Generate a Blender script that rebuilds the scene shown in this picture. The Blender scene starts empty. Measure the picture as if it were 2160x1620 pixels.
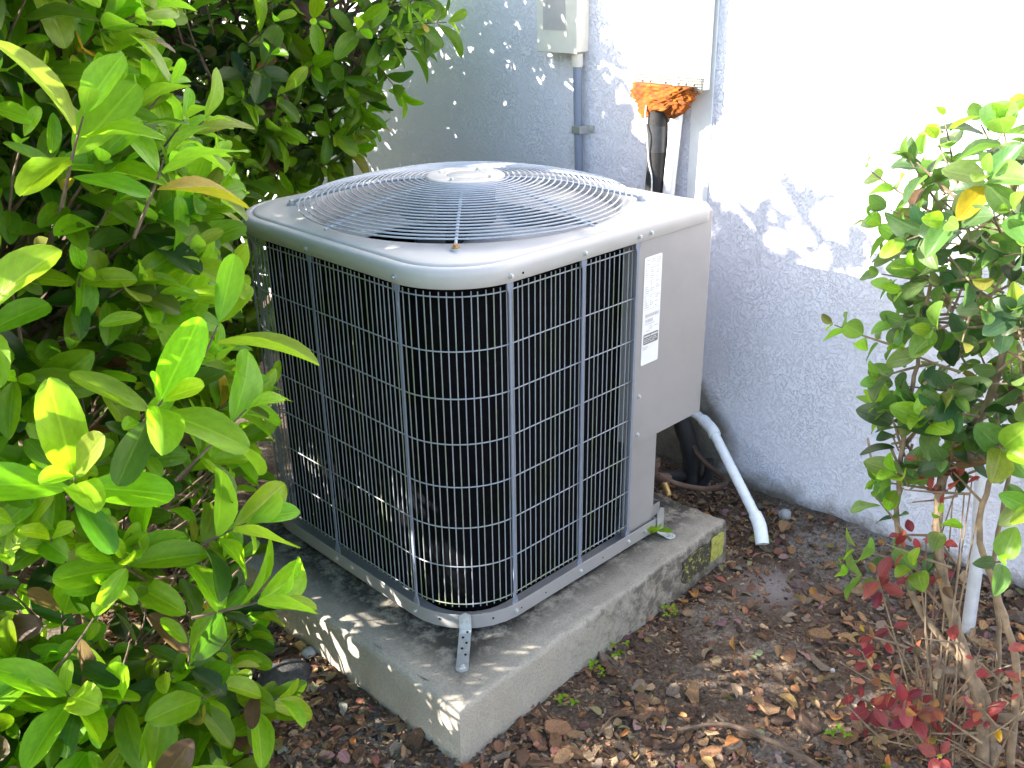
import bpy, bmesh, math, random
import numpy as np
from mathutils import Vector, Matrix

R = math.radians
scene = bpy.context.scene
COL = scene.collection
rng = random.Random(7)
nrng = np.random.default_rng(11)

# ------------------------------------------------------------------ camera
CAM = Vector((-1.0507, -1.2301, 1.2836))
YAW, PITCH, ROLL, FPX = 0.7987, 0.4083, -0.0159, 2072.7459
cam_d = bpy.data.cameras.new('camera')
cam = bpy.data.objects.new('camera', cam_d)
COL.objects.link(cam)
scene.camera = cam
f_ = Vector((math.cos(PITCH) * math.cos(YAW), math.cos(PITCH) * math.sin(YAW), -math.sin(PITCH)))
r_ = Vector((math.sin(YAW), -math.cos(YAW), 0))
u_ = r_.cross(f_)
r2 = math.cos(ROLL) * r_ + math.sin(ROLL) * u_
u2 = -math.sin(ROLL) * r_ + math.cos(ROLL) * u_
cam.matrix_world = Matrix(((r2.x, u2.x, -f_.x, CAM.x), (r2.y, u2.y, -f_.y, CAM.y), (r2.z, u2.z, -f_.z, CAM.z), (0, 0, 0, 1)))
cam_d.sensor_width = 36
cam_d.lens = FPX / 2160 * 36
cam_d.clip_start = 0.02
cam_d.clip_end = 400

# ------------------------------------------------------------------ light
SUN_DIR = Vector((1.0, -0.72, -0.60)).normalized()       # the way the light travels
world = bpy.data.worlds.new('World')
scene.world = world
world.use_nodes = True
wn = world.node_tree.nodes
wl = world.node_tree.links
sky = wn.new('ShaderNodeTexSky')
sky.sky_type = 'NISHITA'
sky.sun_disc = False
sky.sun_elevation = math.asin(-SUN_DIR.z)
sky.sun_rotation = math.atan2(-SUN_DIR.x, -SUN_DIR.y)
sky.air_density = 1.0
sky.dust_density = 1.2
sky.ozone_density = 1.0
wn['Background'].inputs[1].default_value = 0.15
wl.new(sky.outputs[0], wn['Background'].inputs[0])
sun_d = bpy.data.lights.new('sun', 'SUN')
sun_d.energy = 5.0
sun_d.angle = R(0.55)
sun_d.color = (1.0, 0.94, 0.85)
sun = bpy.data.objects.new('sun', sun_d)
COL.objects.link(sun)
sun.rotation_euler = SUN_DIR.to_track_quat('-Z', 'Y').to_euler()
scene.view_settings.view_transform = 'Standard'
scene.view_settings.look = 'None'
scene.view_settings.gamma = 1
scene.view_settings.exposure = 2.22
scene.render.engine = 'CYCLES'
scene.cycles.use_denoising = True
scene.cycles.max_bounces = 10
scene.cycles.diffuse_bounces = 5
scene.cycles.sample_clamp_indirect = 6

# ------------------------------------------------------------------ materials
def new_mat(name):
    m = bpy.data.materials.new(name)
    m.use_nodes = True
    nt = m.node_tree
    return m, nt.nodes, nt.links, nt.nodes['Principled BSDF']

def N(nodes, kind, **kw):
    n = nodes.new('ShaderNode' + kind)
    for k, v in kw.items():
        if k in n.inputs:
            n.inputs[k].default_value = v
        else:
            setattr(n, k, v)
    return n

def ramp(nodes, pts, interp='LINEAR'):
    n = nodes.new('ShaderNodeValToRGB')
    cr = n.color_ramp
    cr.interpolation = interp
    while len(cr.elements) < len(pts):
        cr.elements.new(0.5)
    for e, (p, c) in zip(cr.elements, pts):
        e.position = p
        e.color = (c, c, c, 1) if isinstance(c, (int, float)) else (*c, 1)
    return n

def mix(nodes, links, fac, a, b, blend='MIX'):
    n = nodes.new('ShaderNodeMix')
    n.data_type = 'RGBA'
    n.blend_type = blend
    for sock, v in ((n.inputs[0], fac), (n.inputs[6], a), (n.inputs[7], b)):
        if isinstance(v, bpy.types.NodeSocket):
            links.new(v, sock)
        elif isinstance(v, (int, float)):
            sock.default_value = v
        else:
            sock.default_value = (*v, 1)
    return n.outputs[2]

def math_n(nodes, links, op, a, b=None, clamp=False):
    n = nodes.new('ShaderNodeMath')
    n.operation = op
    n.use_clamp = clamp
    for s, v in zip(n.inputs, (a, b)):
        if v is None:
            continue
        if isinstance(v, bpy.types.NodeSocket):
            links.new(v, s)
        else:
            s.default_value = v
    return n.outputs[0]

def plain(name, col, rough=0.5, metal=0.0, var=0.15, scale=30, bump=0.0, bscale=200, spec=0.5):
    """Paint, plastic or metal: one colour with slight mottling and a fine relief."""
    m, n, l, p = new_mat(name)
    tc = N(n, 'TexCoord')
    nz = N(n, 'TexNoise', Scale=scale, Detail=6.0, Roughness=0.65)
    l.new(tc.outputs['Object'], nz.inputs['Vector'])
    rp = ramp(n, [(0.3, tuple(c * (1 - var) for c in col)), (0.7, tuple(min(1, c * (1 + var)) for c in col))])
    l.new(nz.outputs[0], rp.inputs[0])
    l.new(rp.outputs[0], p.inputs['Base Color'])
    rr = ramp(n, [(0.25, max(0.02, rough - 0.1)), (0.75, min(1, rough + 0.12))])
    l.new(nz.outputs[0], rr.inputs[0])
    l.new(rr.outputs[0], p.inputs['Roughness'])
    p.inputs['Metallic'].default_value = metal
    p.inputs['Specular IOR Level'].default_value = spec
    if bump:
        b2 = N(n, 'TexNoise', Scale=bscale, Detail=4.0)
        l.new(tc.outputs['Object'], b2.inputs['Vector'])
        bp = N(n, 'Bump', Strength=bump, Distance=0.002)
        l.new(b2.outputs[0], bp.inputs['Height'])
        l.new(bp.outputs[0], p.inputs['Normal'])
    return m

def stucco():
    m, n, l, p = new_mat('painted_stucco')
    tc = N(n, 'TexCoord')
    # knock-down texture: broken islands of proud plaster over a smooth coat
    warp = N(n, 'TexNoise', Scale=22.0, Detail=2.0)
    l.new(tc.outputs['Object'], warp.inputs['Vector'])
    va = N(n, 'VectorMath', operation='SCALE')
    l.new(warp.outputs['Color'], va.inputs[0])
    va.inputs['Scale'].default_value = 0.03
    vb = N(n, 'VectorMath', operation='ADD')
    l.new(tc.outputs['Object'], vb.inputs[0])
    l.new(va.outputs[0], vb.inputs[1])
    n1 = N(n, 'TexNoise', Scale=95.0, Detail=4.0, Roughness=0.62)
    l.new(vb.outputs[0], n1.inputs['Vector'])
    r1 = ramp(n, [(0.46, 0.0), (0.54, 0.85), (0.75, 1.0)], 'EASE')
    l.new(n1.outputs[0], r1.inputs[0])
    big = N(n, 'TexNoise', Scale=7.0, Detail=2.0)
    l.new(tc.outputs['Object'], big.inputs['Vector'])
    rb = ramp(n, [(0.35, 0.35), (0.62, 1.0)])
    l.new(big.outputs[0], rb.inputs[0])
    n2 = N(n, 'TexNoise', Scale=260.0, Detail=3.0)
    l.new(tc.outputs['Object'], n2.inputs['Vector'])
    h = math_n(n, l, 'MULTIPLY', r1.outputs[0], rb.outputs[0])
    h2 = math_n(n, l, 'MULTIPLY', n2.outputs[0], 0.16)
    hs = math_n(n, l, 'ADD', h, h2)
    bp = N(n, 'Bump', Strength=0.8, Distance=0.0045)
    l.new(hs, bp.inputs['Height'])
    l.new(bp.outputs[0], p.inputs['Normal'])
    # splash dirt along the foot of the wall, ragged at its upper rim
    sep = N(n, 'SeparateXYZ')
    l.new(tc.outputs['Object'], sep.inputs[0])
    dn = N(n, 'TexNoise', Scale=9.0, Detail=8.0, Roughness=0.7)
    l.new(tc.outputs['Object'], dn.inputs['Vector'])
    dz = math_n(n, l, 'MULTIPLY', dn.outputs[0], 0.17)
    zz = math_n(n, l, 'SUBTRACT', sep.outputs['Z'], dz)
    mr = N(n, 'MapRange')
    for k, v in (('From Min', -0.20), ('From Max', -0.135), ('To Min', 1.0), ('To Max', 0.0)):
        mr.inputs[k].default_value = v
    l.new(zz, mr.inputs['Value'])
    # a wider grimy patch where the pipes go to ground
    pat = N(n, 'VectorMath', operation='DISTANCE')
    pat.inputs[1].default_value = (1.15, 0.36, -0.04)
    l.new(tc.outputs['Object'], pat.inputs[0])
    pd = math_n(n, l, 'SUBTRACT', pat.outputs['Value'], math_n(n, l, 'MULTIPLY', dn.outputs[0], 0.12))
    mr2 = N(n, 'MapRange')
    for k, v in (('From Min', 0.13), ('From Max', 0.19), ('To Min', 0.95), ('To Max', 0.0)):
        mr2.inputs[k].default_value = v
    l.new(pd, mr2.inputs['Value'])
    dirt = math_n(n, l, 'MAXIMUM', mr.outputs[0], mr2.outputs[0])
    base = ramp(n, [(0.3, (0.755, 0.74, 0.815)), (0.7, (0.82, 0.805, 0.88))])
    l.new(big.outputs[0], base.inputs[0])
    dirtc = ramp(n, [(0.3, (0.06, 0.05, 0.035)), (0.7, (0.24, 0.21, 0.165))])
    l.new(dn.outputs[0], dirtc.inputs[0])
    l.new(mix(n, l, dirt, base.outputs[0], dirtc.outputs[0]), p.inputs['Base Color'])
    p.inputs['Roughness'].default_value = 0.7
    return m

def concrete():
    m, n, l, p = new_mat('weathered_concrete')
    tc = N(n, 'TexCoord')
    a = N(n, 'TexNoise', Scale=5.0, Detail=8.0, Roughness=0.65)
    b = N(n, 'TexNoise', Scale=240.0, Detail=3.0)
    c = N(n, 'TexNoise', Scale=26.0, Detail=8.0, Roughness=0.75)
    for q in (a, b, c):
        l.new(tc.outputs['Object'], q.inputs['Vector'])
    base = ramp(n, [(0.3, (0.29, 0.258, 0.205)), (0.7, (0.385, 0.345, 0.285))])
    l.new(a.outputs[0], base.inputs[0])
    fine = ramp(n, [(0.35, 0.82), (0.62, 1.05)])
    l.new(b.outputs[0], fine.inputs[0])
    col = mix(n, l, 1.0, base.outputs[0], fine.outputs[0], 'MULTIPLY')
    # mildew: black growth on the half nearest the house wall and grime under the cabinet
    sep = N(n, 'SeparateXYZ')
    l.new(tc.outputs['Object'], sep.inputs[0])
    sx = math_n(n, l, 'MULTIPLY', sep.outputs['X'], 0.55)
    s2 = math_n(n, l, 'ADD', sx, math_n(n, l, 'MULTIPLY', c.outputs[0], 0.62))
    gr = ramp(n, [(0.52, 0.0), (0.68, 0.8), (0.9, 0.9)])
    l.new(s2, gr.inputs[0])
    mild = ramp(n, [(0.4, 0.25), (0.55, 1.0)])
    l.new(c.outputs[0], mild.inputs[0])
    # only the flank is black; the top there is sandy
    geo = N(n, 'NewGeometry')
    sn = N(n, 'SeparateXYZ')
    l.new(geo.outputs['Normal'], sn.inputs[0])
    side = ramp(n, [(0.3, 1.0), (0.8, 0.32)])
    l.new(sn.outputs['Z'], side.inputs[0])
    fac = math_n(n, l, 'MULTIPLY', math_n(n, l, 'MULTIPLY', gr.outputs[0], mild.outputs[0]), side.outputs[0])
    col = mix(n, l, fac, col, (0.055, 0.05, 0.04))
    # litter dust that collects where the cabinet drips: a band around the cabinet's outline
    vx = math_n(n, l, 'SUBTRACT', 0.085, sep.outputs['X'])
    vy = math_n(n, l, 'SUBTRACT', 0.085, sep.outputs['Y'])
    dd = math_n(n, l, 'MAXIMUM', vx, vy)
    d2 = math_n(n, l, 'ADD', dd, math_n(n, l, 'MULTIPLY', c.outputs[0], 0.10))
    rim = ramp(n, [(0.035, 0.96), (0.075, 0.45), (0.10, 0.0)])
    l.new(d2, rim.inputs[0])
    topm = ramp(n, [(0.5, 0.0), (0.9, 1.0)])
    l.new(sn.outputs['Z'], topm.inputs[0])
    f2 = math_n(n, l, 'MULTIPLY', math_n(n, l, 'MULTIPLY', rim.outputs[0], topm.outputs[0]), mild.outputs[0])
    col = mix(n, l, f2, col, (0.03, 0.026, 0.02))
    vp_ = N(n, 'TexVoronoi', Scale=55.0)
    l.new(tc.outputs['Object'], vp_.inputs['Vector'])
    pit = ramp(n, [(0.06, 0.75), (0.10, 0.0)])
    l.new(vp_.outputs['Distance'], pit.inputs[0])
    pk_ = math_n(n, l, 'MULTIPLY', pit.outputs[0], math_n(n, l, 'GREATER_THAN', c.outputs[0], 0.5))
    col = mix(n, l, pk_, col, (0.05, 0.045, 0.04))
    l.new(col, p.inputs['Base Color'])
    p.inputs['Roughness'].default_value = 0.9
    bp = N(n, 'Bump', Strength=0.55, Distance=0.002)
    hh = math_n(n, l, 'ADD', b.outputs[0], c.outputs[0])
    l.new(hh, bp.inputs['Height'])
    l.new(bp.outputs[0], p.inputs['Normal'])
    return m

GZ_ = -0.13
def soil():
    m, n, l, p = new_mat('mulch_soil')
    tc = N(n, 'TexCoord')
    a = N(n, 'TexNoise', Scale=4.0, Detail=6.0)
    b = N(n, 'TexNoise', Scale=120.0, Detail=6.0, Roughness=0.7)
    v = N(n, 'TexVoronoi', Scale=190.0)
    for q in (a, b, v):
        l.new(tc.outputs['Object'], q.inputs['Vector'])
    base = ramp(n, [(0.3, (0.032, 0.02, 0.016)), (0.52, (0.092, 0.064, 0.044)), (0.7, (0.19, 0.145, 0.105))])
    l.new(b.outputs[0], base.inputs[0])
    # sandy grey bare earth in patches
    sand = ramp(n, [(0.5, 0.0), (0.62, 0.75)])
    l.new(a.outputs[0], sand.inputs[0])
    sc = ramp(n, [(0.35, (0.085, 0.067, 0.052)), (0.65, (0.33, 0.28, 0.235))])
    l.new(b.outputs[0], sc.inputs[0])
    col = mix(n, l, sand.outputs[0], base.outputs[0], sc.outputs[0])
    ash = N(n, 'VectorMath', operation='DISTANCE')
    ash.inputs[1].default_value = (0.79, -0.24, GZ_)
    l.new(tc.outputs['Object'], ash.inputs[0])
    ad = math_n(n, l, 'ADD', ash.outputs['Value'], math_n(n, l, 'MULTIPLY', b.outputs[0], 0.16))
    ar = ramp(n, [(0.10, 0.85), (0.20, 0.0)])
    l.new(ad, ar.inputs[0])
    col = mix(n, l, ar.outputs[0], col, mix(n, l, b.outputs[0], (0.10, 0.08, 0.075), (0.40, 0.35, 0.33)))
    sp = ramp(n, [(0.0, 1.0), (0.16, 0.0)])
    l.new(v.outputs['Distance'], sp.inputs[0])
    col = mix(n, l, math_n(n, l, 'MULTIPLY', sp.outputs[0], 0.35), col, (0.34, 0.29, 0.26))
    # lawn beyond the bed
    sep = N(n, 'SeparateXYZ')
    l.new(tc.outputs['Object'], sep.inputs[0])
    far = math_n(n, l, 'GREATER_THAN', math_n(n, l, 'ABSOLUTE', sep.outputs['Y']), 4.5)
    far2 = math_n(n, l, 'LESS_THAN', sep.outputs['X'], -3.4)
    gcol = ramp(n, [(0.3, (0.05, 0.09, 0.02)), (0.7, (0.10, 0.15, 0.04))])
    l.new(b.outputs[0], gcol.inputs[0])
    col = mix(n, l, math_n(n, l, 'MAXIMUM', far, far2), col, gcol.outputs[0])
    l.new(col, p.inputs['Base Color'])
    p.inputs['Roughness'].default_value = 0.95
    p.inputs['Specular IOR Level'].default_value = 0.2
    bp = N(n, 'Bump', Strength=0.9, Distance=0.006)
    l.new(b.outputs[0], bp.inputs['Height'])
    l.new(bp.outputs[0], p.inputs['Normal'])
    return m

def tinted(name, source, rough=0.4, trans=0.0, spec=0.5, grain=90.0, var=0.3, bump=0.3, leaf=False, stretch=None):
    """Leaves, bark chips: the piece's own colour (object colour, or the 'tint' attribute of a joined mesh) with grain."""
    m, n, l, p = new_mat(name)
    if source == 'object':
        src = N(n, 'ObjectInfo').outputs['Color']
    else:
        src = N(n, 'Attribute', attribute_name='tint').outputs['Color']
    tc = N(n, 'TexCoord')
    vec = tc.outputs['Object']
    if leaf:
        vec = N(n, 'UVMap').outputs[0]
    elif stretch:
        mp = N(n, 'Mapping')
        mp.inputs['Scale'].default_value = stretch
        l.new(vec, mp.inputs[0])
        vec = mp.outputs[0]
    nz = N(n, 'TexNoise', Scale=grain, Detail=5.0, Roughness=0.6)
    l.new(vec, nz.inputs['Vector'])
    rp = ramp(n, [(0.3, 1 - var), (0.7, 1 + var * 0.6)])
    l.new(nz.outputs[0], rp.inputs[0])
    col = mix(n, l, 1.0, src, rp.outputs[0], 'MULTIPLY')
    height = nz.outputs[0]
    if leaf:
        # midrib and side veins, from the leaf's own coordinates (u across, v along)
        sep = N(n, 'SeparateXYZ')
        l.new(vec, sep.inputs[0])
        au = math_n(n, l, 'ABSOLUTE', math_n(n, l, 'SUBTRACT', sep.outputs['X'], 0.5))
        rib = ramp(n, [(0.0, 1.0), (0.022, 0.75), (0.045, 0.0)])
        l.new(au, rib.inputs[0])
        wv = math_n(n, l, 'SUBTRACT', math_n(n, l, 'MULTIPLY', sep.outputs['Y'], 9.0), math_n(n, l, 'MULTIPLY', au, 7.0))
        fr = math_n(n, l, 'ABSOLUTE', math_n(n, l, 'SUBTRACT', math_n(n, l, 'FRACT', wv), 0.5))
        vein = ramp(n, [(0.0, 0.3), (0.09, 0.0)])
        l.new(fr, vein.inputs[0])
        vv = math_n(n, l, 'MAXIMUM', rib.outputs[0], vein.outputs[0])
        pale = mix(n, l, 1.0, src, (1.7, 1.5, 1.9), 'MULTIPLY')
        col = mix(n, l, math_n(n, l, 'MULTIPLY', vv, 0.55), col, pale)
        geo = N(n, 'NewGeometry')
        under = mix(n, l, 0.35, col, (0.17, 0.23, 0.06))
        col = mix(n, l, geo.outputs['Backfacing'], col, under)
        height = math_n(n, l, 'SUBTRACT', math_n(n, l, 'MULTIPLY', nz.outputs[0], 0.25), vv)
    l.new(col, p.inputs['Base Color'])
    p.inputs['Roughness'].default_value = rough
    p.inputs['Specular IOR Level'].default_value = spec
    if bump:
        bp = N(n, 'Bump', Strength=bump, Distance=0.0015)
        l.new(height, bp.inputs['Height'])
        l.new(bp.outputs[0], p.inputs['Normal'])
    if trans:
        tr = N(n, 'BsdfTranslucent')
        hs = mix(n, l, 1.0, col, (1.45, 1.85, 0.9), 'MULTIPLY')
        l.new(hs, tr.inputs['Color'])
        ms = N(n, 'MixShader')
        ms.inputs[0].default_value = trans
        out = n['Material Output']
        l.new(p.outputs[0], ms.inputs[1])
        l.new(tr.outputs[0], ms.inputs[2])
        l.new(ms.outputs[0], out.inputs['Surface'])
    return m

def wire_mat():
    """Grey coated wire, with algae in patches of its own."""
    m, n, l, p = new_mat('coated_wire')
    geo = N(n, 'NewGeometry')
    a = N(n, 'TexNoise', Scale=9.0, Detail=5.0, Roughness=0.7)
    l.new(geo.outputs['Position'], a.inputs['Vector'])
    b = N(n, 'TexNoise', Scale=420.0, Detail=2.0)
    l.new(geo.outputs['Position'], b.inputs['Vector'])
    oi = N(n, 'ObjectInfo')
    s = math_n(n, l, 'ADD', a.outputs[0], math_n(n, l, 'MULTIPLY', oi.outputs['Random'], 0.28))
    al = ramp(n, [(0.60, 0.0), (0.84, 0.8)])
    l.new(s, al.inputs[0])
    g = mix(n, l, b.outputs[0], (0.15, 0.17, 0.085), (0.28, 0.31, 0.18))
    gr = mix(n, l, b.outputs[0], (0.22, 0.235, 0.265), (0.36, 0.38, 0.42))
    l.new(mix(n, l, al.outputs[0], gr, g), p.inputs['Base Color'])
    p.inputs['Roughness'].default_value = 0.45
    return m

M = {}
M['stucco'] = stucco()
M['concrete'] = concrete()
M['soil'] = soil()
M['wire'] = wire_mat()
M['cabinet'] = plain('cabinet_paint', (0.295, 0.28, 0.272), 0.36, var=0.05, scale=14, bump=0.05, bscale=500)
M['cover'] = plain('cover_paint', (0.435, 0.412, 0.395), 0.36, var=0.05, scale=10, bump=0.04, bscale=400, spec=0.38)
M['guard'] = plain('guard_coating', (0.36, 0.39, 0.44), 0.3, var=0.08)
M['strap'] = plain('strap_coating', (0.20, 0.22, 0.28), 0.4, var=0.1)
M['coil'] = plain('coil_fins', (0.004, 0.004, 0.005), 0.8, var=0.5, scale=60, spec=0.04)
M['dark'] = plain('dark_steel', (0.025, 0.025, 0.028), 0.6, var=0.3)
M['blade'] = plain('fan_blade_metal', (0.20, 0.205, 0.225), 0.4, var=0.12)
M['zinc'] = plain('galvanised_steel', (0.55, 0.56, 0.55), 0.38, metal=0.7, var=0.15, scale=80)
M['rust'] = plain('rusty_bolt', (0.36, 0.20, 0.06), 0.75, var=0.4, scale=200)
M['hole'] = plain('punched_hole', (0.006, 0.006, 0.007), 0.9)
M['sticker'] = plain('label_paper', (0.76, 0.76, 0.77), 0.45, var=0.03)
M['ink'] = plain('faded_ink', (0.42, 0.42, 0.43), 0.6, var=0.25, scale=300)
M['inkdark'] = plain('dark_ink', (0.17, 0.16, 0.16), 0.6, var=0.3, scale=300)
M['pvc'] = plain('white_pvc', (0.80, 0.82, 0.84), 0.28, var=0.04, scale=40)
M['paintpipe'] = plain('painted_pipe', (0.68, 0.66, 0.65), 0.5, var=0.10, scale=35, bump=0.3, bscale=120)
M['insul'] = plain('black_foam_insulation', (0.016, 0.015, 0.015), 0.75, var=0.4, scale=50, bump=0.5, bscale=160)
M['tape'] = plain('grey_tape', (0.035, 0.035, 0.038), 0.4, var=0.4, scale=30)
M['copper'] = plain('tarnished_copper', (0.085, 0.05, 0.035), 0.55, metal=0.3, var=0.4, scale=60)
M['brass'] = plain('brass', (0.40, 0.27, 0.10), 0.45, metal=0.8, var=0.3)
M['conduit'] = plain('grey_conduit', (0.20, 0.235, 0.31), 0.45, var=0.06)
M['box'] = plain('box_paint', (0.66, 0.63, 0.55), 0.45, var=0.06, scale=22, bump=0.05)
M['boxgrey'] = plain('box_lid_grey', (0.42, 0.40, 0.39), 0.5, var=0.1, scale=18)
M['whitepaint'] = plain('white_cover_paint', (0.78, 0.76, 0.74), 0.5, var=0.05, scale=30, bump=0.1)
M['screen'] = plain('screen_wire', (0.16, 0.145, 0.09), 0.6, metal=0.0, var=0.2)
M['foam'] = plain('orange_foam', (0.27, 0.070, 0.004), 0.9, var=0.85, scale=28, bump=1.0, bscale=110)
M['standpipe'] = plain('weathered_pvc', (0.50, 0.50, 0.52), 0.4, var=0.15, scale=30)
M['whitewire'] = plain('white_wire', (0.72, 0.71, 0.68), 0.5)
def worn_label(name, lo, hi):
    m, n, l, p = new_mat(name)
    tc = N(n, 'TexCoord')
    a = N(n, 'TexNoise', Scale=75.0, Detail=8.0, Roughness=0.75)
    l.new(tc.outputs['Object'], a.inputs['Vector'])
    rp = ramp(n, [(lo, (0.045, 0.042, 0.03)), (hi, (0.36, 0.35, 0.06)), (0.75, (0.48, 0.46, 0.16))])
    l.new(a.outputs[0], rp.inputs[0])
    l.new(rp.outputs[0], p.inputs['Base Color'])
    p.inputs['Roughness'].default_value = 0.8
    return m
M['yellowlabel'] = worn_label('faded_yellow_label', 0.34, 0.46)
M['wornlabel'] = worn_label('worn_off_label', 0.53, 0.58)
M['stone'] = plain('dark_stone', (0.055, 0.052, 0.052), 0.85, var=0.6, scale=90, bump=0.9, bscale=220)
M['pebble'] = plain('pale_pebble', (0.34, 0.33, 0.32), 0.7, var=0.2, scale=60)
M['bark'] = plain('shrub_bark', (0.115, 0.075, 0.05), 0.85, var=0.45, scale=60, bump=0.7, bscale=180)
M['barkpale'] = plain('pale_shrub_bark', (0.19, 0.135, 0.085), 0.8, var=0.4, scale=45, bump=0.6, bscale=160)
M['leaf'] = tinted('broad_leaf', 'object', 0.36, 0.55, 0.38, grain=5.0, var=0.2, bump=0.25, leaf=True)
M['leafmass'] = tinted('broad_leaf_mass', 'tint', 0.36, 0.55, 0.38, grain=5.0, var=0.2, bump=0.25, leaf=True)
M['dryleaf'] = tinted('dry_leaf', 'object', 0.6, 0.12, 0.35, grain=6.0, var=0.4, bump=0.4, leaf=True)
M['drymass'] = tinted('dry_leaf_mass', 'tint', 0.65, 0.1, 0.3, grain=6.0, var=0.4, bump=0.4, leaf=True)
M['chip'] = tinted('bark_chip', 'object', 0.85, 0.0, 0.25, grain=45.0, var=0.65, bump=1.0, stretch=(0.35, 1.6, 1.6))
M['chipmass'] = tinted('bark_chip_mass', 'tint', 0.88, 0.0, 0.25, grain=150.0, var=0.55, bump=0.9)

# ------------------------------------------------------------------ mesh helpers
class MB:
    def __init__(s):
        s.v, s.f = [], []
    def add(s, verts, faces):
        o = len(s.v)
        s.v += [tuple(q) for q in verts]
        s.f += [tuple(i + o for i in q) for q in faces]
        return s
    def box(s, x0, y0, z0, x1, y1, z1, bev=0.0):
        if bev <= 0:
            vs = [(x, y, z) for z in (z0, z1) for (x, y) in ((x0, y0), (x1, y0), (x1, y1), (x0, y1))]
            return s.add(vs, [(3, 2, 1, 0), (4, 5, 6, 7), (0, 1, 5, 4), (1, 2, 6, 5), (2, 3, 7, 6), (3, 0, 4, 7)])
        loops = []
        for z, i in ((z0, bev), (z0 + bev, 0), (z1 - bev, 0), (z1, bev)):
            lp = []
            for (cx, cy, sx, sy) in ((x0, y0, 1, 1), (x1, y0, -1, 1), (x1, y1, -1, -1), (x0, y1, 1, -1)):
                a, b = (cx + sx * (i + bev), cy + sy * i), (cx + sx * i, cy + sy * (i + bev))
                pair = (b, a) if (sx * sy > 0) else (a, b)
                lp += [(q[0], q[1], z) for q in pair]
            loops.append(lp)
        return s.loft(loops, True, True)
    def loft(s, loops, cap0=False, cap1=False, closed=True):
        n = len(loops[0])
        vs = [q for lp in loops for q in lp]
        fs = []
        for k in range(len(loops) - 1):
            for i in range(n if closed else n - 1):
                j = (i + 1) % n
                fs.append((k * n + i, k * n + j, (k + 1) * n + j, (k + 1) * n + i))
        if cap0:
            fs.append(tuple(range(n - 1, -1, -1)))
        if cap1:
            fs.append(tuple((len(loops) - 1) * n + i for i in range(n)))
        return s.add(vs, fs)
    def tube(s, pts, rad, n=8, caps=True, closed=False):
        pts = [Vector(q) for q in pts]
        rads = rad if isinstance(rad, (list, tuple)) else [rad] * len(pts)
        m = len(pts)
        loops, prev = [], None
        for i, q in enumerate(pts):
            a = pts[(i - 1) % m] if (closed or i > 0) else q
            b = pts[(i + 1) % m] if (closed or i < m - 1) else q
            t = (b - a).normalized()
            if prev is None:
                ref = Vector((0, 0, 1)) if abs(t.z) < 0.9 else Vector((1, 0, 0))
                x = ref.cross(t).normalized()
            else:
                x = (prev - t * prev.dot(t)).normalized()
            prev = x
            y = t.cross(x)
            loops.append([q + (x * math.cos(k * 2 * math.pi / n) + y * math.sin(k * 2 * math.pi / n)) * rads[i] for k in range(n)])
        if closed:
            loops.append(loops[0])
            return s.loft(loops)
        return s.loft(loops, caps, caps)
    def build(s, name, mat, parent=None, smooth=True, loc=None, sharp=40):
        me = bpy.data.meshes.new(name)
        me.from_pydata(s.v, [], s.f)
        me.update()
        bm = bmesh.new()
        bm.from_mesh(me)
        bmesh.ops.recalc_face_normals(bm, faces=bm.faces)
        bm.to_mesh(me)
        bm.free()
        if smooth:
            me.shade_smooth()
            me.set_sharp_from_angle(angle=R(sharp))
        return link(name, me, mat, parent, loc)

def link(name, me, mat, parent=None, loc=None, rot=None):
    o = bpy.data.objects.new(name, me)
    if mat is not None and len(me.materials) == 0:
        me.materials.append(M[mat] if isinstance(mat, str) else mat)
    COL.objects.link(o)
    if loc is not None:
        o.location = loc
    if rot is not None:
        o.rotation_euler = rot
    if parent is not None:
        o.parent = parent
    return o

def thing(name, label, cat, loc=(0, 0, 0), group=None):
    o = bpy.data.objects.new(name, None)
    o.empty_display_size = 0.05
    COL.objects.link(o)
    o.location = loc
    return tag(o, label, cat, group)

def tag(o, label, cat, group=None):
    o['label'] = label
    o['category'] = cat
    if group:
        o['group'] = group
    return o

def part_empty(name, parent):
    o = bpy.data.objects.new(name, None)
    o.empty_display_size = 0.03
    COL.objects.link(o)
    o.parent = parent
    return o

def rrect(x0, y0, x1, y1, rad, n=10):
    """Counter-clockwise rounded rectangle; rad in the order (x0,y0), (x1,y0), (x1,y1), (x0,y1)."""
    out = []
    for (cx, cy, a0, r) in ((x0 + rad[0], y0 + rad[0], 180, rad[0]), (x1 - rad[1], y0 + rad[1], 270, rad[1]),
                            (x1 - rad[2], y1 - rad[2], 0, rad[2]), (x0 + rad[3], y1 - rad[3], 90, rad[3])):
        for k in range(n + 1):
            a = R(a0 + 90 * k / n)
            out.append((cx + r * math.cos(a), cy + r * math.sin(a)))
    return out

# ------------------------------------------------------------------ the setting
GZ = -0.13
def ground_z(x, y):
    z = GZ + 0.012 * math.sin(3.1 * x + 1.0) * math.sin(2.7 * y) + 0.008 * math.sin(9 * x + 2 * y) * math.cos(7 * y - x)
    z += 0.02 * max(0.0, min(1.0, (x - 0.95) / 0.2))          # banked up at the wall
    return z

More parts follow.
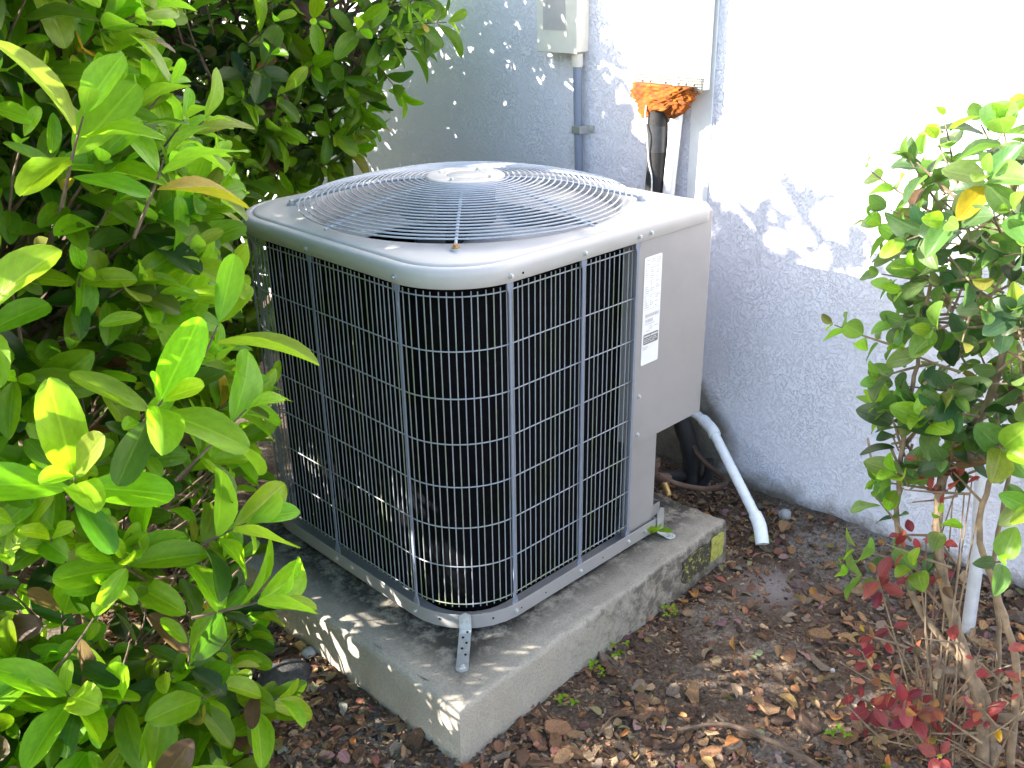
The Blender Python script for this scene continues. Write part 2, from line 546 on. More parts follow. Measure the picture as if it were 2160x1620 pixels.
gx = np.unique(np.concatenate([np.linspace(-120, -3, 14), np.linspace(-3, 1.6, 150), np.linspace(1.6, 120, 12)]))
gy = np.unique(np.concatenate([np.linspace(-120, -2.2, 14), np.linspace(-2.2, 3, 150), np.linspace(3, 120, 14)]))
gv, gf = [], []
for j, y in enumerate(gy):
    for i, x in enumerate(gx):
        near = -3 < x < 1.6 and -2.2 < y < 3
        gv.append((x, y, (ground_z(x, y) + nrng.normal(0, 0.0022)) if near else GZ))
for j in range(len(gy) - 1):
    for i in range(len(gx) - 1):
        a = j * len(gx) + i
        gf.append((a, a + 1, a + 1 + len(gx), a + len(gx)))
g = MB().add(gv, gf).build('ground', 'soil', sharp=180)
g['kind'] = 'structure'

WX = 1.15
w = MB()
w.box(WX, -4.5, -0.6, WX + 0.2, 6.5, 2.75)
wall = w.build('house_wall', 'stucco', smooth=False)
tag(wall, 'rough white stucco house wall behind the air conditioner', 'wall')

# ------------------------------------------------------------------ concrete pad
pad = thing('concrete_pad', 'thick grey concrete pad under the air conditioner, mildewed at its house end', 'pad', (-0.1204, -0.1185, 0))
pad.rotation_euler.z = 0.0339
PL, PWD, PT, PB = 0.925, 0.97, -0.010, -0.20
nx, ny = 46, 46
def padpt(x, y, z):
    """The slab's outline wavers and its arris is worn."""
    wob = 0.0016 * math.sin(x * 31 + z * 40) + 0.0014 * math.sin(y * 27 + 1.7) + 0.0010 * math.sin((x + y) * 83)
    return (x, y, z + (wob if z > -0.02 else 0))
pm = MB()
outl = []
for k in range(nx):
    outl.append((PL * k / nx, 0, 0, -1))
for k in range(ny):
    outl.append((PL, PWD * k / ny, 1, 0))
for k in range(nx):
    outl.append((PL * (1 - k / nx), PWD, 0, 1))
for k in range(ny):
    outl.append((0, PWD * (1 - k / ny), -1, 0))
loops = []
for z, ins in ((PB, -0.004), (-0.10, -0.002), (-0.05, 0.0), (-0.020, 0.001), (-0.0135, 0.003), (PT, 0.008), (PT, 0.02)):
    lp = []
    for (x, y, a, b) in outl:
        cx, cy = x - PL / 2, y - PWD / 2
        j = 0.0018 * math.sin(37 * x + 61 * y + 5 * z) + 0.0012 * math.sin(113 * x - 90 * y)
        sx = (abs(cx) - ins + j) / max(abs(cx), 1e-6) if abs(cx) > PL / 2 - 1e-4 else 1 - ins / (PL / 2)
        sy = (abs(cy) - ins + j) / max(abs(cy), 1e-6) if abs(cy) > PWD / 2 - 1e-4 else 1 - ins / (PWD / 2)
        lp.append(padpt(PL / 2 + cx * sx, PWD / 2 + cy * sy, z + (0.0016 * math.sin(150 * x + 170 * y) if z > -0.02 else 0)))
    loops.append(lp)
pm.loft(loops, True, True)
pm.build('slab', 'concrete', pad, sharp=60)
lab = MB()
def scrap(x0, x1, z0, z1, seed):
    r = random.Random(seed)
    pts = []
    for k in range(26):
        a = 2 * math.pi * k / 26
        c, s = math.cos(a), math.sin(a)
        q = max(abs(c), abs(s))
        rr = (0.86 + 0.14 * r.random()) / q
        pts.append(((x0 + x1) / 2 + (x1 - x0) / 2 * c * rr, (z0 + z1) / 2 + (z1 - z0) / 2 * s * rr))
    m = MB()
    m.loft([[(x, -0.0035, z) for x, z in pts], [(x, -0.0062, z) for x, z in pts]], True, True)
    return m
for i, (a, b, c, d) in enumerate(((0.850, 0.908, -0.098, -0.026), (0.725, 0.847, -0.104, -0.030))):
    scrap(a, b, c, d, i).build('label_scrap', 'yellowlabel' if i == 0 else 'wornlabel', pad, smooth=False)

# ------------------------------------------------------------------ air conditioner
S, S2, RC = 0.80, 0.7955, 0.16
ac = thing('air_conditioner', 'large square grey air conditioner condenser with domed fan guard on a concrete pad', 'air conditioner', (0.4, 0.398, 0))
def P(o):
    """Parent to the cabinet without moving: its Empty stands at the middle of its base."""
    o.parent = ac
    o.matrix_parent_inverse = Matrix.Translation((-0.4, -0.398, 0))
    return o

RAD = (RC, 0.045, RC, RC)
def outline(ins, n=12):
    return rrect(ins, ins, S - ins, S2 - ins, [max(0.012, q - ins) for q in RAD], n)

# top cover: skirt, rolled rim, pressed groove, gently rising deck and fan throat
tcv = MB()
N0 = len(outline(0))
def lp(ins, z):
    return [(x, y, z) for x, y in outline(ins)]
def circ(rad, z):
    out = []
    for x, y in outline(0.05):
        a = math.atan2(y - S2 / 2, x - S / 2)
        out.append((S / 2 + rad * math.cos(a), S2 / 2 + rad * math.sin(a), z))
    return out
def dense(loop, k=4):
    """Split the long straight sides so that the deck bends smoothly into the round throat."""
    out = []
    n = len(loop)
    per = n // 4
    for i in range(n):
        a, b = loop[i], loop[(i + 1) % n]
        out.append(a)
        if (i + 1) % per == 0:
            for q in range(1, 14):
                t = q / 14
                out.append(tuple(a[c] * (1 - t) + b[c] * t for c in range(3)))
    return out
prof = [(0.004, 0.764), (0.004, 0.7425), (0.0012, 0.7414), (0.0, 0.7425), (0.0, 0.765), (0.0008, 0.7695), (0.003, 0.7735), (0.0065, 0.7765), (0.011, 0.778),
        (0.0175, 0.7785), (0.0195, 0.7762), (0.0225, 0.7762), (0.0245, 0.7795), (0.029, 0.7815)]
loops = [dense(lp(i, z)) for i, z in prof]
edge = loops[-1]
def circ_of(loop, rad, z):
    return [(S / 2 + rad * math.cos(math.atan2(y - S2 / 2, x - S / 2)), S2 / 2 + rad * math.sin(math.atan2(y - S2 / 2, x - S / 2)), z) for x, y, _ in loop]
rim = circ_of(edge, 0.350, 0.786)
for t in (0.25, 0.5, 0.75):
    loops.append([tuple(a[c] * (1 - t) + b[c] * t for c in range(3)) for a, b in zip(edge, rim)])
loops += [rim, circ_of(edge, 0.345, 0.785), circ_of(edge, 0.341, 0.780), circ_of(edge, 0.339, 0.772), circ_of(edge, 0.339, 0.66), circ_of(edge, 0.35, 0.65)]
tcv.loft(loops)
cover = P(tcv.build('top_cover', 'cover', sharp=50))

# screws: hexagon head on a washer, one shared mesh pointing along +Z
sm = MB()
sm.loft([[(0.0058 * math.cos(k * math.pi / 8), 0.0058 * math.sin(k * math.pi / 8), z) for k in range(16)] for z in (-0.002, 0.0012)], True, True)
sm.loft([[(0.0040 * q * math.cos(k * math.pi / 3), 0.0040 * q * math.sin(k * math.pi / 3), z) for k in range(6)] for z, q in ((0.001, 1), (0.0045, 1), (0.0052, 0.8))], True, True)
_s = sm.build('screw', 'zinc', sharp=30)
SCREW = _s.data
bpy.data.objects.remove(_s)
def screw(pos, nrm, parent, size=1.0, name='screw'):
    o = link(name, SCREW, None)
    o.matrix_world = Matrix.Translation(pos) @ Vector(nrm).to_track_quat('Z', 'Y').to_matrix().to_4x4() @ Matrix.Scale(size, 4)
    o.parent = parent
    o.matrix_parent_inverse = parent_inv(parent)
    return o
def parent_inv(parent):
    m = Matrix.Identity(4)
    chain = []
    q = parent
    while q is not None:
        chain.append(q)
        q = q.parent
    for q in reversed(chain):
        m = m @ q.matrix_parent_inverse @ q.matrix_basis
    return m.inverted()

# path round the guarded sides: right face from the panel, front corner, left face, back corner, back face
def side_path(ins, step=0.0147, x_end=0.525):
    r = RC - ins
    pts = []
    def seg(a, b):
        L = math.dist(a, b)
        k = max(1, int(L / 0.004))
        return [(a[0] + (b[0] - a[0]) * i / k, a[1] + (b[1] - a[1]) * i / k) for i in range(k)]
    def arc(cx, cy, a0, a1):
        k = 40
        return [(cx + r * math.cos(R(a0 + (a1 - a0) * i / k)), cy + r * math.sin(R(a0 + (a1 - a0) * i / k))) for i in range(k)]
    pts += seg((x_end, ins), (RC, ins))
    pts += arc(RC, RC, 270, 180)
    pts += seg((ins, RC), (ins, S2 - RC))
    pts += arc(RC, S2 - RC, 180, 90)
    pts += seg((RC, S2 - ins), (0.66, S2 - ins)) + [(0.66, S2 - ins)]
    return pts
def resample(pts, step):
    out, acc = [], 0.0
    nxt = step * 0.5
    for a, b in zip(pts, pts[1:]):
        L = math.dist(a, b)
        while nxt <= acc + L:
            t = (nxt - acc) / L
            p = (a[0] + (b[0] - a[0]) * t, a[1] + (b[1] - a[1]) * t)
            tx, ty = (b[0] - a[0]) / L, (b[1] - a[1]) / L
            out.append((p, (tx, ty)))
            nxt += step
        acc += L
    return out

coil = MB()
cp = side_path(0.044)[::4]
coil.loft([[(x, y, z) for x, y in cp] for z in (0.012, 0.40, 0.762)], closed=False)
P(coil.build('coil', 'coil'))

guard = P(part_empty('coil_guard', None))
wm = MB()
wm.tube([(0, 0, 0.046), (0, 0, 0.7325)], 0.00118, 6)
_w = wm.build('guard_wire', 'wire')
WIRE = _w.data
bpy.data.objects.remove(_w)
for k, (p, t) in enumerate(resample(side_path(0.014), 0.0147)):
    o = link('guard_wire', WIRE, None, guard)
    jx = rng.gauss(0, 0.0006)
    o.location = (p[0] + t[0] * jx, p[1] + t[1] * jx, rng.gauss(0, 0.0008))
    o.rotation_euler = (rng.gauss(0, 0.0012), rng.gauss(0, 0.0012), 0)
for z in (0.7245, 0.618, 0.522, 0.426, 0.332, 0.239, 0.147, 0.0555):
    m = MB()
    m.tube([(x, y, z) for x, y in side_path(0.0105)[::3]], 0.0013, 6)
    m.build('cross_wire', 'wire', guard)

strap_spots = [((0.522, 0.0085), (0, -1)), ((0.353, 0.0085), (0, -1)), ((0.1495, 0.0085), (0, -1)),
               ((0.0085, 0.1525), (-1, 0)), ((0.0085, 0.437), (-1, 0)), ((RC - (RC - 0.0085) * math.cos(R(38)), S2 - RC + (RC - 0.0085) * math.sin(R(38))), (-math.cos(R(38)), math.sin(R(38)))), ((0.40, S2 - 0.0085), (0, 1))]
sk = MB()
def bar(z0, z1, w0, w1, y0=0.0, y1=0.0):
    return [(-w0, y0 - 0.0015, z0), (w0, y0 - 0.0015, z0), (w0, y0 + 0.0015, z0), (-w0, y0 + 0.0015, z0)]
zs = [(0.030, 0.0078), (0.044, 0.0078), (0.052, 0.0033), (0.722, 0.0033), (0.732, 0.0078), (0.748, 0.0078)]
sk.loft([bar(z, 0, w_, 0) for z, w_ in zs], True, True)
_k = sk.build('guard_strap', 'strap')
STRAP = _k.data
bpy.data.objects.remove(_k)
for (p, nn) in strap_spots:
    o = link('guard_strap', STRAP, None, guard)
    nv = Vector((*nn, 0)).normalized()
    o.location = (p[0] + nv.x * 0.0045, p[1] + nv.y * 0.0045, 0)
    o.rotation_euler.z = math.atan2(nv.y, nv.x) + math.pi / 2

# panels: upper control box reaching the wall-side corner, narrow lower panel, recess for the valves
pu = MB()
def wrap(y_in, z0, z1, x0, r, y_end):
    """A sheet along the right face that turns the corner towards the wall."""
    pts = [(x0, 0.05), (x0, y_in)]
    pts += [(S - 0.004 - r + r * math.sin(R(a)), y_in + r - r * math.cos(R(a))) for a in range(0, 91, 9)]
    pts += [(S - 0.004, y_end), (x0, y_end)]
    return [[(x, y, z0) for x, y in pts], [(x, y, z1) for x, y in pts]]
pu.loft(wrap(0.005, 0.266, 0.762, 0.527, 0.012, 0.75), True, True)
panel = P(pu.build('service_panel', 'cabinet', sharp=35))
pl = MB()
pl.box(0.529, 0.011, 0.012, 0.628, 0.030, 0.300, 0.0015)
pl.box(0.6265, 0.031, 0.012, 0.6280, 0.22, 0.300)
P(pl.build('lower_panel', 'cabinet', sharp=35))
bk = MB()
bk.box(0.63, 0.215, 0.012, 0.794, 0.75, 0.2655)
P(bk.build('recess_panel', 'cabinet', smooth=False))
scl = panel
for q in ((0.546, 0.005, 0.383), (0.546, 0.005, 0.289)):
    screw(q, (0, -1, 0), panel)

# base pan: upturned rim with a floor
bpn = MB()
bo = [(0.7, 0.115), (0.7, 0.05), (0.628, 0.05), (0.628, 0.0)]
fr = side_path(0.0, x_end=0.62)[::5]
ring_out = [(0.70, 0.20), (0.70, 0.045), (0.632, 0.045), (0.630, 0.0)] + fr + [(0.796, S2), (0.796, 0.20)]
cxm, cym = 0.36, 0.40
def inset(pts, d):
    out = []
    n = len(pts)
    for i, (x, y) in enumerate(pts):
        a, b = pts[i - 1], pts[(i + 1) % n]
        tx, ty = b[0] - a[0], b[1] - a[1]
        L = math.hypot(tx, ty) or 1
        out.append((x - d * -ty / L * -1, y - d * tx / L * -1) if False else (x + ty / L * d, y - tx / L * d))
    return out
inner = inset(ring_out, 0.002)
bpn.loft([[(x, y, 0.004) for x, y in inner], [(x, y, 0.0) for x, y in inset(ring_out, 0.004)], [(x, y, 0.002) for x, y in ring_out], [(x, y, 0.0345) for x, y in ring_out],
          [(x, y, 0.0352) for x, y in inset(ring_out, 0.001)], [(x, y, 0.0345) for x, y in inner], [(x, y, 0.012) for x, y in inner]], True, True)
base = P(bpn.build('base_pan', 'cabinet', sharp=40))
feet = MB()
for (x, y) in ((0.16, 0.16), (0.60, 0.14), (0.16, 0.64), (0.64, 0.64)):
    f = MB()
    f.box(x - 0.03, y - 0.03, -0.014, x + 0.03, y + 0.03, 0.0035, 0.002)
    P(f.build('foot', 'dark', smooth=False))
for (p, nn) in strap_spots[:6]:
    nv = Vector((*nn, 0)).normalized()
    edge_p = Vector((p[0], p[1], 0)) + nv * 0.0085
    screw(edge_p + Vector((0, 0, 0.018)), nv, base)
    screw(edge_p + Vector((0.0, 0, 0.0545 + 0.699)), nv, cover)
screw((0.56, 0.0, 0.7545), (0, -1, 0), cover)
screw((0.585, 0.0, 0.018), (0, -1, 0), base)
hm = MB()
hm.loft([[(0.0024 * math.cos(k * math.pi / 6), 0.0024 * math.sin(k * math.pi / 6), z) for k in range(12)] for z in (-0.001, 0.0006)], True, True)
_h = hm.build('hole', 'hole')
HOLE = _h.data
bpy.data.objects.remove(_h)
def hole(pos, nrm, parent, size=1.0):
    o = link('punched_hole', HOLE, None)
    o.matrix_world = Matrix.Translation(pos) @ Vector(nrm).to_track_quat('Z', 'Y').to_matrix().to_4x4() @ Matrix.Scale(size, 4)
    o.parent = parent
    o.matrix_parent_inverse = parent_inv(parent)
    return o
hole((0.18, 0, 0.7535), (0, -1, 0), cover)
def arc_point(deg, z, off=0.0):
    a = R(deg)
    return Vector((RC + (RC + off) * math.cos(a), RC + (RC + off) * math.sin(a), z)), Vector((math.cos(a), math.sin(a), 0))
for dg, zz in ((205, 0.020), (246, 0.020)):
    p, nn = arc_point(dg, zz)
    hole(p, nn, base)
for xx in (0.165, 0.24, 0.43):
    hole((xx, 0, 0.017), (0, -1, 0), base, 0.8)

# fan guard: rings on eight ribs rising to a dished hub plate
fg = P(part_empty('fan_guard', None))
FC = (S / 2, S2 / 2)
def dome_z(r):
    t = max(0.0, min(1.0, (0.3685 - r) / 0.27))
    return 0.800 + 0.044 * math.sin(t * math.pi / 2)
NR = 22
for k in range(NR):
    r = 0.3678 - k * (0.3678 - 0.097) / (NR - 1)
    m = MB()
    m.tube([(FC[0] + r * math.cos(a * math.pi / 48), FC[1] + r * math.sin(a * math.pi / 48), dome_z(r)) for a in range(96)], 0.0018, 6, closed=True)
    m.build('ring', 'guard', fg)
for k in range(8):
    a = R(45 + 45 * k)
    m = MB()
    bolted = k % 2 == 0
    out_r = 0.377
    m.tube([(FC[0] + r * math.cos(a), FC[1] + r * math.sin(a), dome_z(r) - 0.0042) for r in np.linspace(0.085, out_r, 14)], 0.0032, 8)
    sp = m.build('rib', 'guard', fg)
    if bolted:
        fm = MB()
        fm.tube([(FC[0] + r * math.cos(a), FC[1] + r * math.sin(a), z) for r, z in ((0.374, 0.7975), (0.382, 0.793), (0.388, 0.788))], 0.0032, 8)
        fm.loft([[(FC[0] + 0.392 * math.cos(a) + 0.010 * math.cos(q * math.pi / 8), FC[1] + 0.392 * math.sin(a) + 0.010 * math.sin(q * math.pi / 8), z) for q in range(16)] for z in (0.780, 0.789)], True, True)
        fm.build('mounting_foot', 'guard', sp)
        b = screw((FC[0] + 0.392 * math.cos(a), FC[1] + 0.392 * math.sin(a), 0.790), (0, 0, 1), sp, 1.35, 'bolt')
        if k == 4:
            b.data = SCREW.copy()
            b.data.materials.clear()
            b.data.materials.append(M['rust'])
hub = MB()
def hz(r):
    return 0.848 + (0.0018 if r < 0.055 else 0.0) - 0.003 * (r / 0.088) ** 4
prof_h = [(0.0885, 0.841), (0.0885, 0.845), (0.0865, 0.8475), (0.080, 0.8485), (0.058, 0.8485), (0.055, 0.8480), (0.044, 0.8485), (0.041, 0.8472), (0.039, 0.8485), (0.0, 0.8485)]
lps = []
for r, z in prof_h:
    lp_ = []
    for q in range(64):
        a = q * math.pi / 32
        x, y = r * math.cos(a), r * math.sin(a)
        dz = 0
        for k in range(4):
            b_ = R(20 + 90 * k)
            d = math.hypot(x - 0.062 * math.cos(b_), y - 0.062 * math.sin(b_))
            dz -= 0.006 * max(0, 1 - d / 0.016)
        lp_.append((FC[0] + x, FC[1] + y, z + dz))
    lps.append(lp_)
hub.loft(lps[:-1], True, True)
hubo = hub.build('hub_plate', 'cover', fg, sharp=50)
for k in range(4):
    b_ = R(20 + 90 * k)
    screw((FC[0] + 0.062 * math.cos(b_), FC[1] + 0.062 * math.sin(b_), 0.8465), (0, 0, 1), hubo, 1.15)

# motor and fan under the guard
mo = MB()
mo.loft([[(FC[0] + r * math.cos(q * math.pi / 16), FC[1] + r * math.sin(q * math.pi / 16), z) for q in range(32)] for r, z in ((0.05, 0.838), (0.066, 0.83), (0.066, 0.745), (0.05, 0.735), (0.03, 0.73))], True, True)
P(mo.build('motor', 'dark'))
fan = P(part_empty('fan', None))
hb = MB()
hb.loft([[(FC[0] + r * math.cos(q * math.pi / 12), FC[1] + r * math.sin(q * math.pi / 12), z) for q in range(24)] for r, z in ((0.045, 0.728), (0.05, 0.72), (0.05, 0.69), (0.03, 0.685))], True, True)
hb.build('fan_hub', 'dark', fan)
for k in range(3):
    a0 = R(-118 + 120 * k)
    top, bot = [], []
    for i in range(9):
        r = 0.045 + (0.325 - 0.045) * i / 8
        half = R(18 + 34 * (i / 8) ** 0.8)
        for j in range(9):
            t = j / 8 * 2 - 1
            a = a0 + half * t + R(10) * (i / 8)
            z = 0.728 + 0.030 * t * (0.5 + 0.5 * i / 8) + 0.010 * (1 - t * t)
            top.append((FC[0] + r * math.cos(a), FC[1] + r * math.sin(a), z))
            bot.append((FC[0] + r * math.cos(a), FC[1] + r * math.sin(a), z - 0.003))
    fs = []
    for i in range(8):
        for j in range(8):
            q = i * 9 + j
            fs.append((q, q + 1, q + 10, q + 9))
            fs.append((q + 81, q + 90, q + 91, q + 82))
    m = MB()
    m.add(top + bot, fs)
    m.build('fan_blade', 'blade', fan, sharp=80)

# rating label
lb = MB()
lo = rrect(0.5475, 0.456, 0.6075, 0.702, (0.004,) * 4, 4)
lb.loft([[(x, 0.0047, z) for x, z in lo], [(x, 0.0040, z) for x, z in lo]], True, True)
rl = P(lb.build('rating_label', 'sticker', smooth=False))
ink = MB()
def dash(m, x0, x1, z0, z1):
    m.add([(x0, 0.00365, z0), (x1, 0.00365, z0), (x1, 0.00365, z1), (x0, 0.00365, z1)], [(0, 1, 2, 3)])
r9 = random.Random(3)
z = 0.694
row = 0
while z > 0.582:
    if row % 7 == 3:
        dash(ink, 0.5505, 0.6045, z, z + 0.0006)
    else:
        for x0 in (0.5520, 0.5700, 0.5885):
            if r9.random() < 0.8:
                x = x0
                for q in range(r9.randint(1, 3)):
                    wd = r9.uniform(0.0018, 0.0055)
                    if x + wd < x0 + 0.0155:
                        dash(ink, x, x + wd, z, z + 0.0018)
                    x += wd + 0.0012
    z -= 0.0046
    row += 1
x = 0.556
for zz0, zz1, xe in ((0.5655, 0.5735, 0.602), (0.5535, 0.5615, 0.582)):
    x = 0.5555
    while x < xe:
        wd = r9.choice((0.0004, 0.0006, 0.0011))
        dash(ink, x, x + wd, zz0, zz1)
        x += wd + r9.choice((0.0005, 0.0009))
for x0, x1, zz in ((0.555, 0.590, 0.5495), (0.588, 0.602, 0.5412), (0.560, 0.574, 0.5335), (0.551, 0.569, 0.4975), (0.551, 0.572, 0.4945), (0.551, 0.566, 0.4915)):
    dash(ink, x0, x1, zz, zz + 0.0012)
for k in range(20):                                           # round certification mark
    a, b = k * math.pi / 10, (k + 1) * math.pi / 10
    c = (0.577, 0.5412)
    ink.add([(c[0] + r * math.cos(t), 0.00365, c[1] + r * math.sin(t)) for t, r in ((a, 0.0052), (b, 0.0052), (b, 0.0044), (a, 0.0044))], [(0, 1, 2, 3)])
dash(ink, 0.5750, 0.5756, 0.5395, 0.5440)
dash(ink, 0.5750, 0.5772, 0.5390, 0.5396)
dash(ink, 0.5772, 0.5778, 0.5395, 0.5440)
dash(ink, 0.5785, 0.5791, 0.5380, 0.5425)
dash(ink, 0.5785, 0.5802, 0.5376, 0.5382)
ink.build('lettering', 'ink', rl, smooth=False)
dk = MB()
fo = rrect(0.5525, 0.5035, 0.6040, 0.5275, (0.003,) * 4, 4)
dk.add([(x, 0.00362, z) for x, z in fo], [tuple(range(len(fo)))])
bo_ = dk.build('notice_box', 'inkdark', rl, smooth=False)
wt = MB()
for zz, segs in ((0.5205, ((0.5545, 0.5760), (0.578, 0.6020))), (0.5155, ((0.555, 0.560), (0.562, 0.571), (0.573, 0.585), (0.587, 0.598))), (0.5115, ((0.555, 0.566), (0.568, 0.580), (0.583, 0.600))), (0.5075, ((0.555, 0.572), (0.575, 0.592)))):
    for a, b in segs:
        x = a
        while x < b - 0.001:
            wd = min(b - x, r9.uniform(0.0012, 0.0022))
            hgt = 0.0036 if zz > 0.52 else 0.0016
            wt.add([(x, 0.0034, zz), (x + wd, 0.0034, zz), (x + wd, 0.0034, zz + hgt), (x, 0.0034, zz + hgt)], [(0, 1, 2, 3)])
            x += wd + 0.0007
wt.build('lettering', 'sticker', rl, smooth=False)
rl['label'] = 'white paper rating label'

# hold-down straps bolted to the pad
def hold_down(path, wdir, width, name='tie_down_strap', holes=True):
    m = MB()
    pts = [Vector(q) for q in path]
    wd = Vector(wdir).normalized()
    loops = []
    n = len(pts)
    cum = [0]
    for a, b in zip(pts, pts[1:]):
        cum.append(cum[-1] + (b - a).length)
    fine = []
    for i in range(n - 1):
        for t in np.linspace(0, 1, 10)[:-1]:
            fine.append((pts[i].lerp(pts[i + 1], t), cum[i] + t * (cum[i + 1] - cum[i]), (pts[i + 1] - pts[i]).normalized()))
    fine.append((pts[-1], cum[-1], (pts[-1] - pts[-2]).normalized()))
    L = cum[-1]
    for p, d, t in fine:
        e = min(d, L - d)
        h = width / 2
        ww = h if e > h else math.sqrt(max(0.0, h * h - (h - e) ** 2)) + 0.0004
        nv = wd.cross(t).normalized()
        loops.append([p - wd * ww - nv * 0.0009, p + wd * ww - nv * 0.0009, p + wd * ww + nv * 0.0009, p - wd * ww + nv * 0.0009])
    m.loft(loops, True, True)
    o = P(m.build(name, 'zinc', sharp=35))
    return o, wd
o, wd = hold_down([(0.0430, 0.0430, 0.046), (0.0405, 0.0405, 0.008), (-0.0190, -0.0170, -0.0035), (-0.0440, -0.0410, -0.0080)], (1, -1, 0), 0.025)
nrm = Vector((-0.17, -0.17, 0.97)).normalized()
a_, b_ = Vector((0.0405, 0.0405, 0.008)), Vector((-0.0190, -0.0170, -0.0035))
nr = (wd.cross(b_ - a_)).normalized()
if nr.z < 0:
    nr = -nr
for k, t in enumerate((0.12, 0.30, 0.48, 0.66, 0.86)):
    hole(a_.lerp(b_, t) + wd * (0.0045 if k % 2 == 0 else -0.0035) + nr * 0.001, nr, o, 1.15)
screw(Vector((-0.0330, -0.0302, -0.0058)), (0.1, 0.1, 1), o, 1.2, 'bolt')
for sgn in (-1, 1):
    screw(Vector((0.0415, 0.0415, 0.024)) + wd * 0.005 * sgn + Vector((-0.001, -0.001, 0)), (-1, -1, 0), o, 0.55)
o, wd = hold_down([(0.6285, -0.0025, 0.062), (0.6285, -0.0035, -0.004), (0.6300, -0.046, -0.0075)], (1, 0, 0), 0.026)
screw((0.6295, -0.033, -0.0055), (0, 0, 1), o, 1.3, 'bolt')
o.location.x += 0.012

# valve with its caps in the recess
va = MB()
va.tube([(0.742, 0.10, 0.045), (0.742, 0.10, 0.098)], [0.012, 0.012], 12)
va.tube([(0.742, 0.10, 0.098), (0.742, 0.10, 0.118)], [0.017, 0.0155], 12)
va.tube([(0.742, 0.12, 0.065), (0.742, 0.055, 0.065)], 0.011, 10)
vo = P(va.build('service_valve', 'copper'))
vb = MB()
vb.tube([(0.737, 0.062, 0.065), (0.727, 0.040, 0.046)], 0.0085, 10)
vb.tube([(0.7272, 0.0405, 0.0462), (0.725, 0.036, 0.0425)], [0.0085, 0.006], 10)
vb.build('valve_cap', 'brass', vo)
vn = MB()
vn.tube([(0.750, 0.095, 0.062), (0.784, 0.082, 0.050)], 0.0145, 6)
vn.build('flare_nut', 'copper', vo)
vp = MB()
vp.tube([(0.742, 0.10, 0.06), (0.72, 0.22, 0.06)], 0.009, 8)
vp.tube([(0.76, 0.16, 0.12), (0.72, 0.23, 0.12)], 0.014, 8)
vp.build('stub_pipe', 'copper', vo)

# ------------------------------------------------------------------ pipes and boxes on the wall
def smooth_path(pts, k=8):
    pts = [Vector(q) for q in pts]
    out = []
    n = len(pts)
    for i in range(n - 1):
        p0, p1, p2, p3 = pts[max(0, i - 1)], pts[i], pts[i + 1], pts[min(n - 1, i + 2)]
        for t in np.linspace(0, 1, k, endpoint=False):
            t2, t3 = t * t, t * t * t
            out.append(0.5 * ((2 * p1) + (-p0 + p2) * t + (2 * p0 - 5 * p1 + 4 * p2 - p3) * t2 + (-p0 + 3 * p1 - 3 * p2 + p3) * t3))
    out.append(pts[-1])
    return out

m = MB()
m.tube(smooth_path([(0.770, 0.086, 0.055), (0.81, 0.060, 0.030), (0.90, 0.045, -0.012), (0.985, 0.045, -0.034), (1.035, 0.075, -0.045), (1.04, 0.13, -0.03), (1.05, 0.19, 0.0), (1.09, 0.24, 0.05)]), 0.0075, 8)
tag(m.build('refrigerant_line', 'copper'), 'thin bare brown refrigerant line curving beside the pad towards the house wall', 'pipe')
m = MB()
path = smooth_path([(1.100, 0.407, 0.955), (1.095, 0.405, 0.93), (1.092, 0.40, 0.80), (1.085, 0.395, 0.55), (1.07, 0.36, 0.30), (1.05, 0.27, 0.13), (1.06, 0.215, 0.0), (1.06, 0.20, -0.10), (1.055, 0.19, -0.16)])
m.tube(path, [0.0265 + 0.0012 * math.sin(i * 1.7) for i in range(len(path))], 14)
ln = tag(m.build('insulated_line', 'insul'), 'black foam insulated refrigerant pipe hanging down the white wall below the orange foam', 'pipe')
m = MB()
m.tube([(1.0945, 0.4045, 0.875), (1.0935, 0.4025, 0.835), (1.0925, 0.4005, 0.803)], [0.0292, 0.0295, 0.0290], 14, caps=False)
m.build('tape_band', 'tape', ln)
m = MB()
m.tube(smooth_path([(1.055, 0.225, -0.10), (1.02, 0.215, -0.085), (0.97, 0.25, -0.075), (0.90, 0.30, -0.05)]), [0.016] * 25, 10)
m.tube(smooth_path([(1.075, 0.155, -0.03), (1.07, 0.15, -0.075), (1.06, 0.17, -0.12)]), [0.014] * 17, 8)
m.build('pipe_end', 'insul', ln)
m = MB()
m.tube(smooth_path([(1.062, 0.418, 0.925), (1.060, 0.418, 0.885), (1.055, 0.406, 0.85), (1.060, 0.404, 0.80), (1.061, 0.400, 0.775), (1.063, 0.392, 0.745), (1.061, 0.388, 0.71), (1.06, 0.390, 0.66), (1.06, 0.388, 0.60)]), 0.0022, 6)
tag(m.build('thermostat_wire', 'whitewire'), 'thin white wire running down the black insulated pipe', 'wire')
m = MB()
m.tube(smooth_path([(1.108, 0.352, 1.0), (1.106, 0.351, 0.90), (1.10, 0.358, 0.74), (1.095, 0.363, 0.55), (1.095, 0.365, 0.3)]), 0.0165, 14)
tag(m.build('painted_drain_pipe', 'paintpipe'), 'pale painted plastic pipe standing beside the black insulated pipe', 'pipe')
m = MB()
m.box(WX - 0.0045, 0.268, 0.33, WX - 0.0005, 0.335, 2.6, 0.002)
b1 = m.build('trim_board', 'whitepaint', smooth=False)
tag(b1, 'flat white painted trim board on the wall behind the pipe cover', 'board')

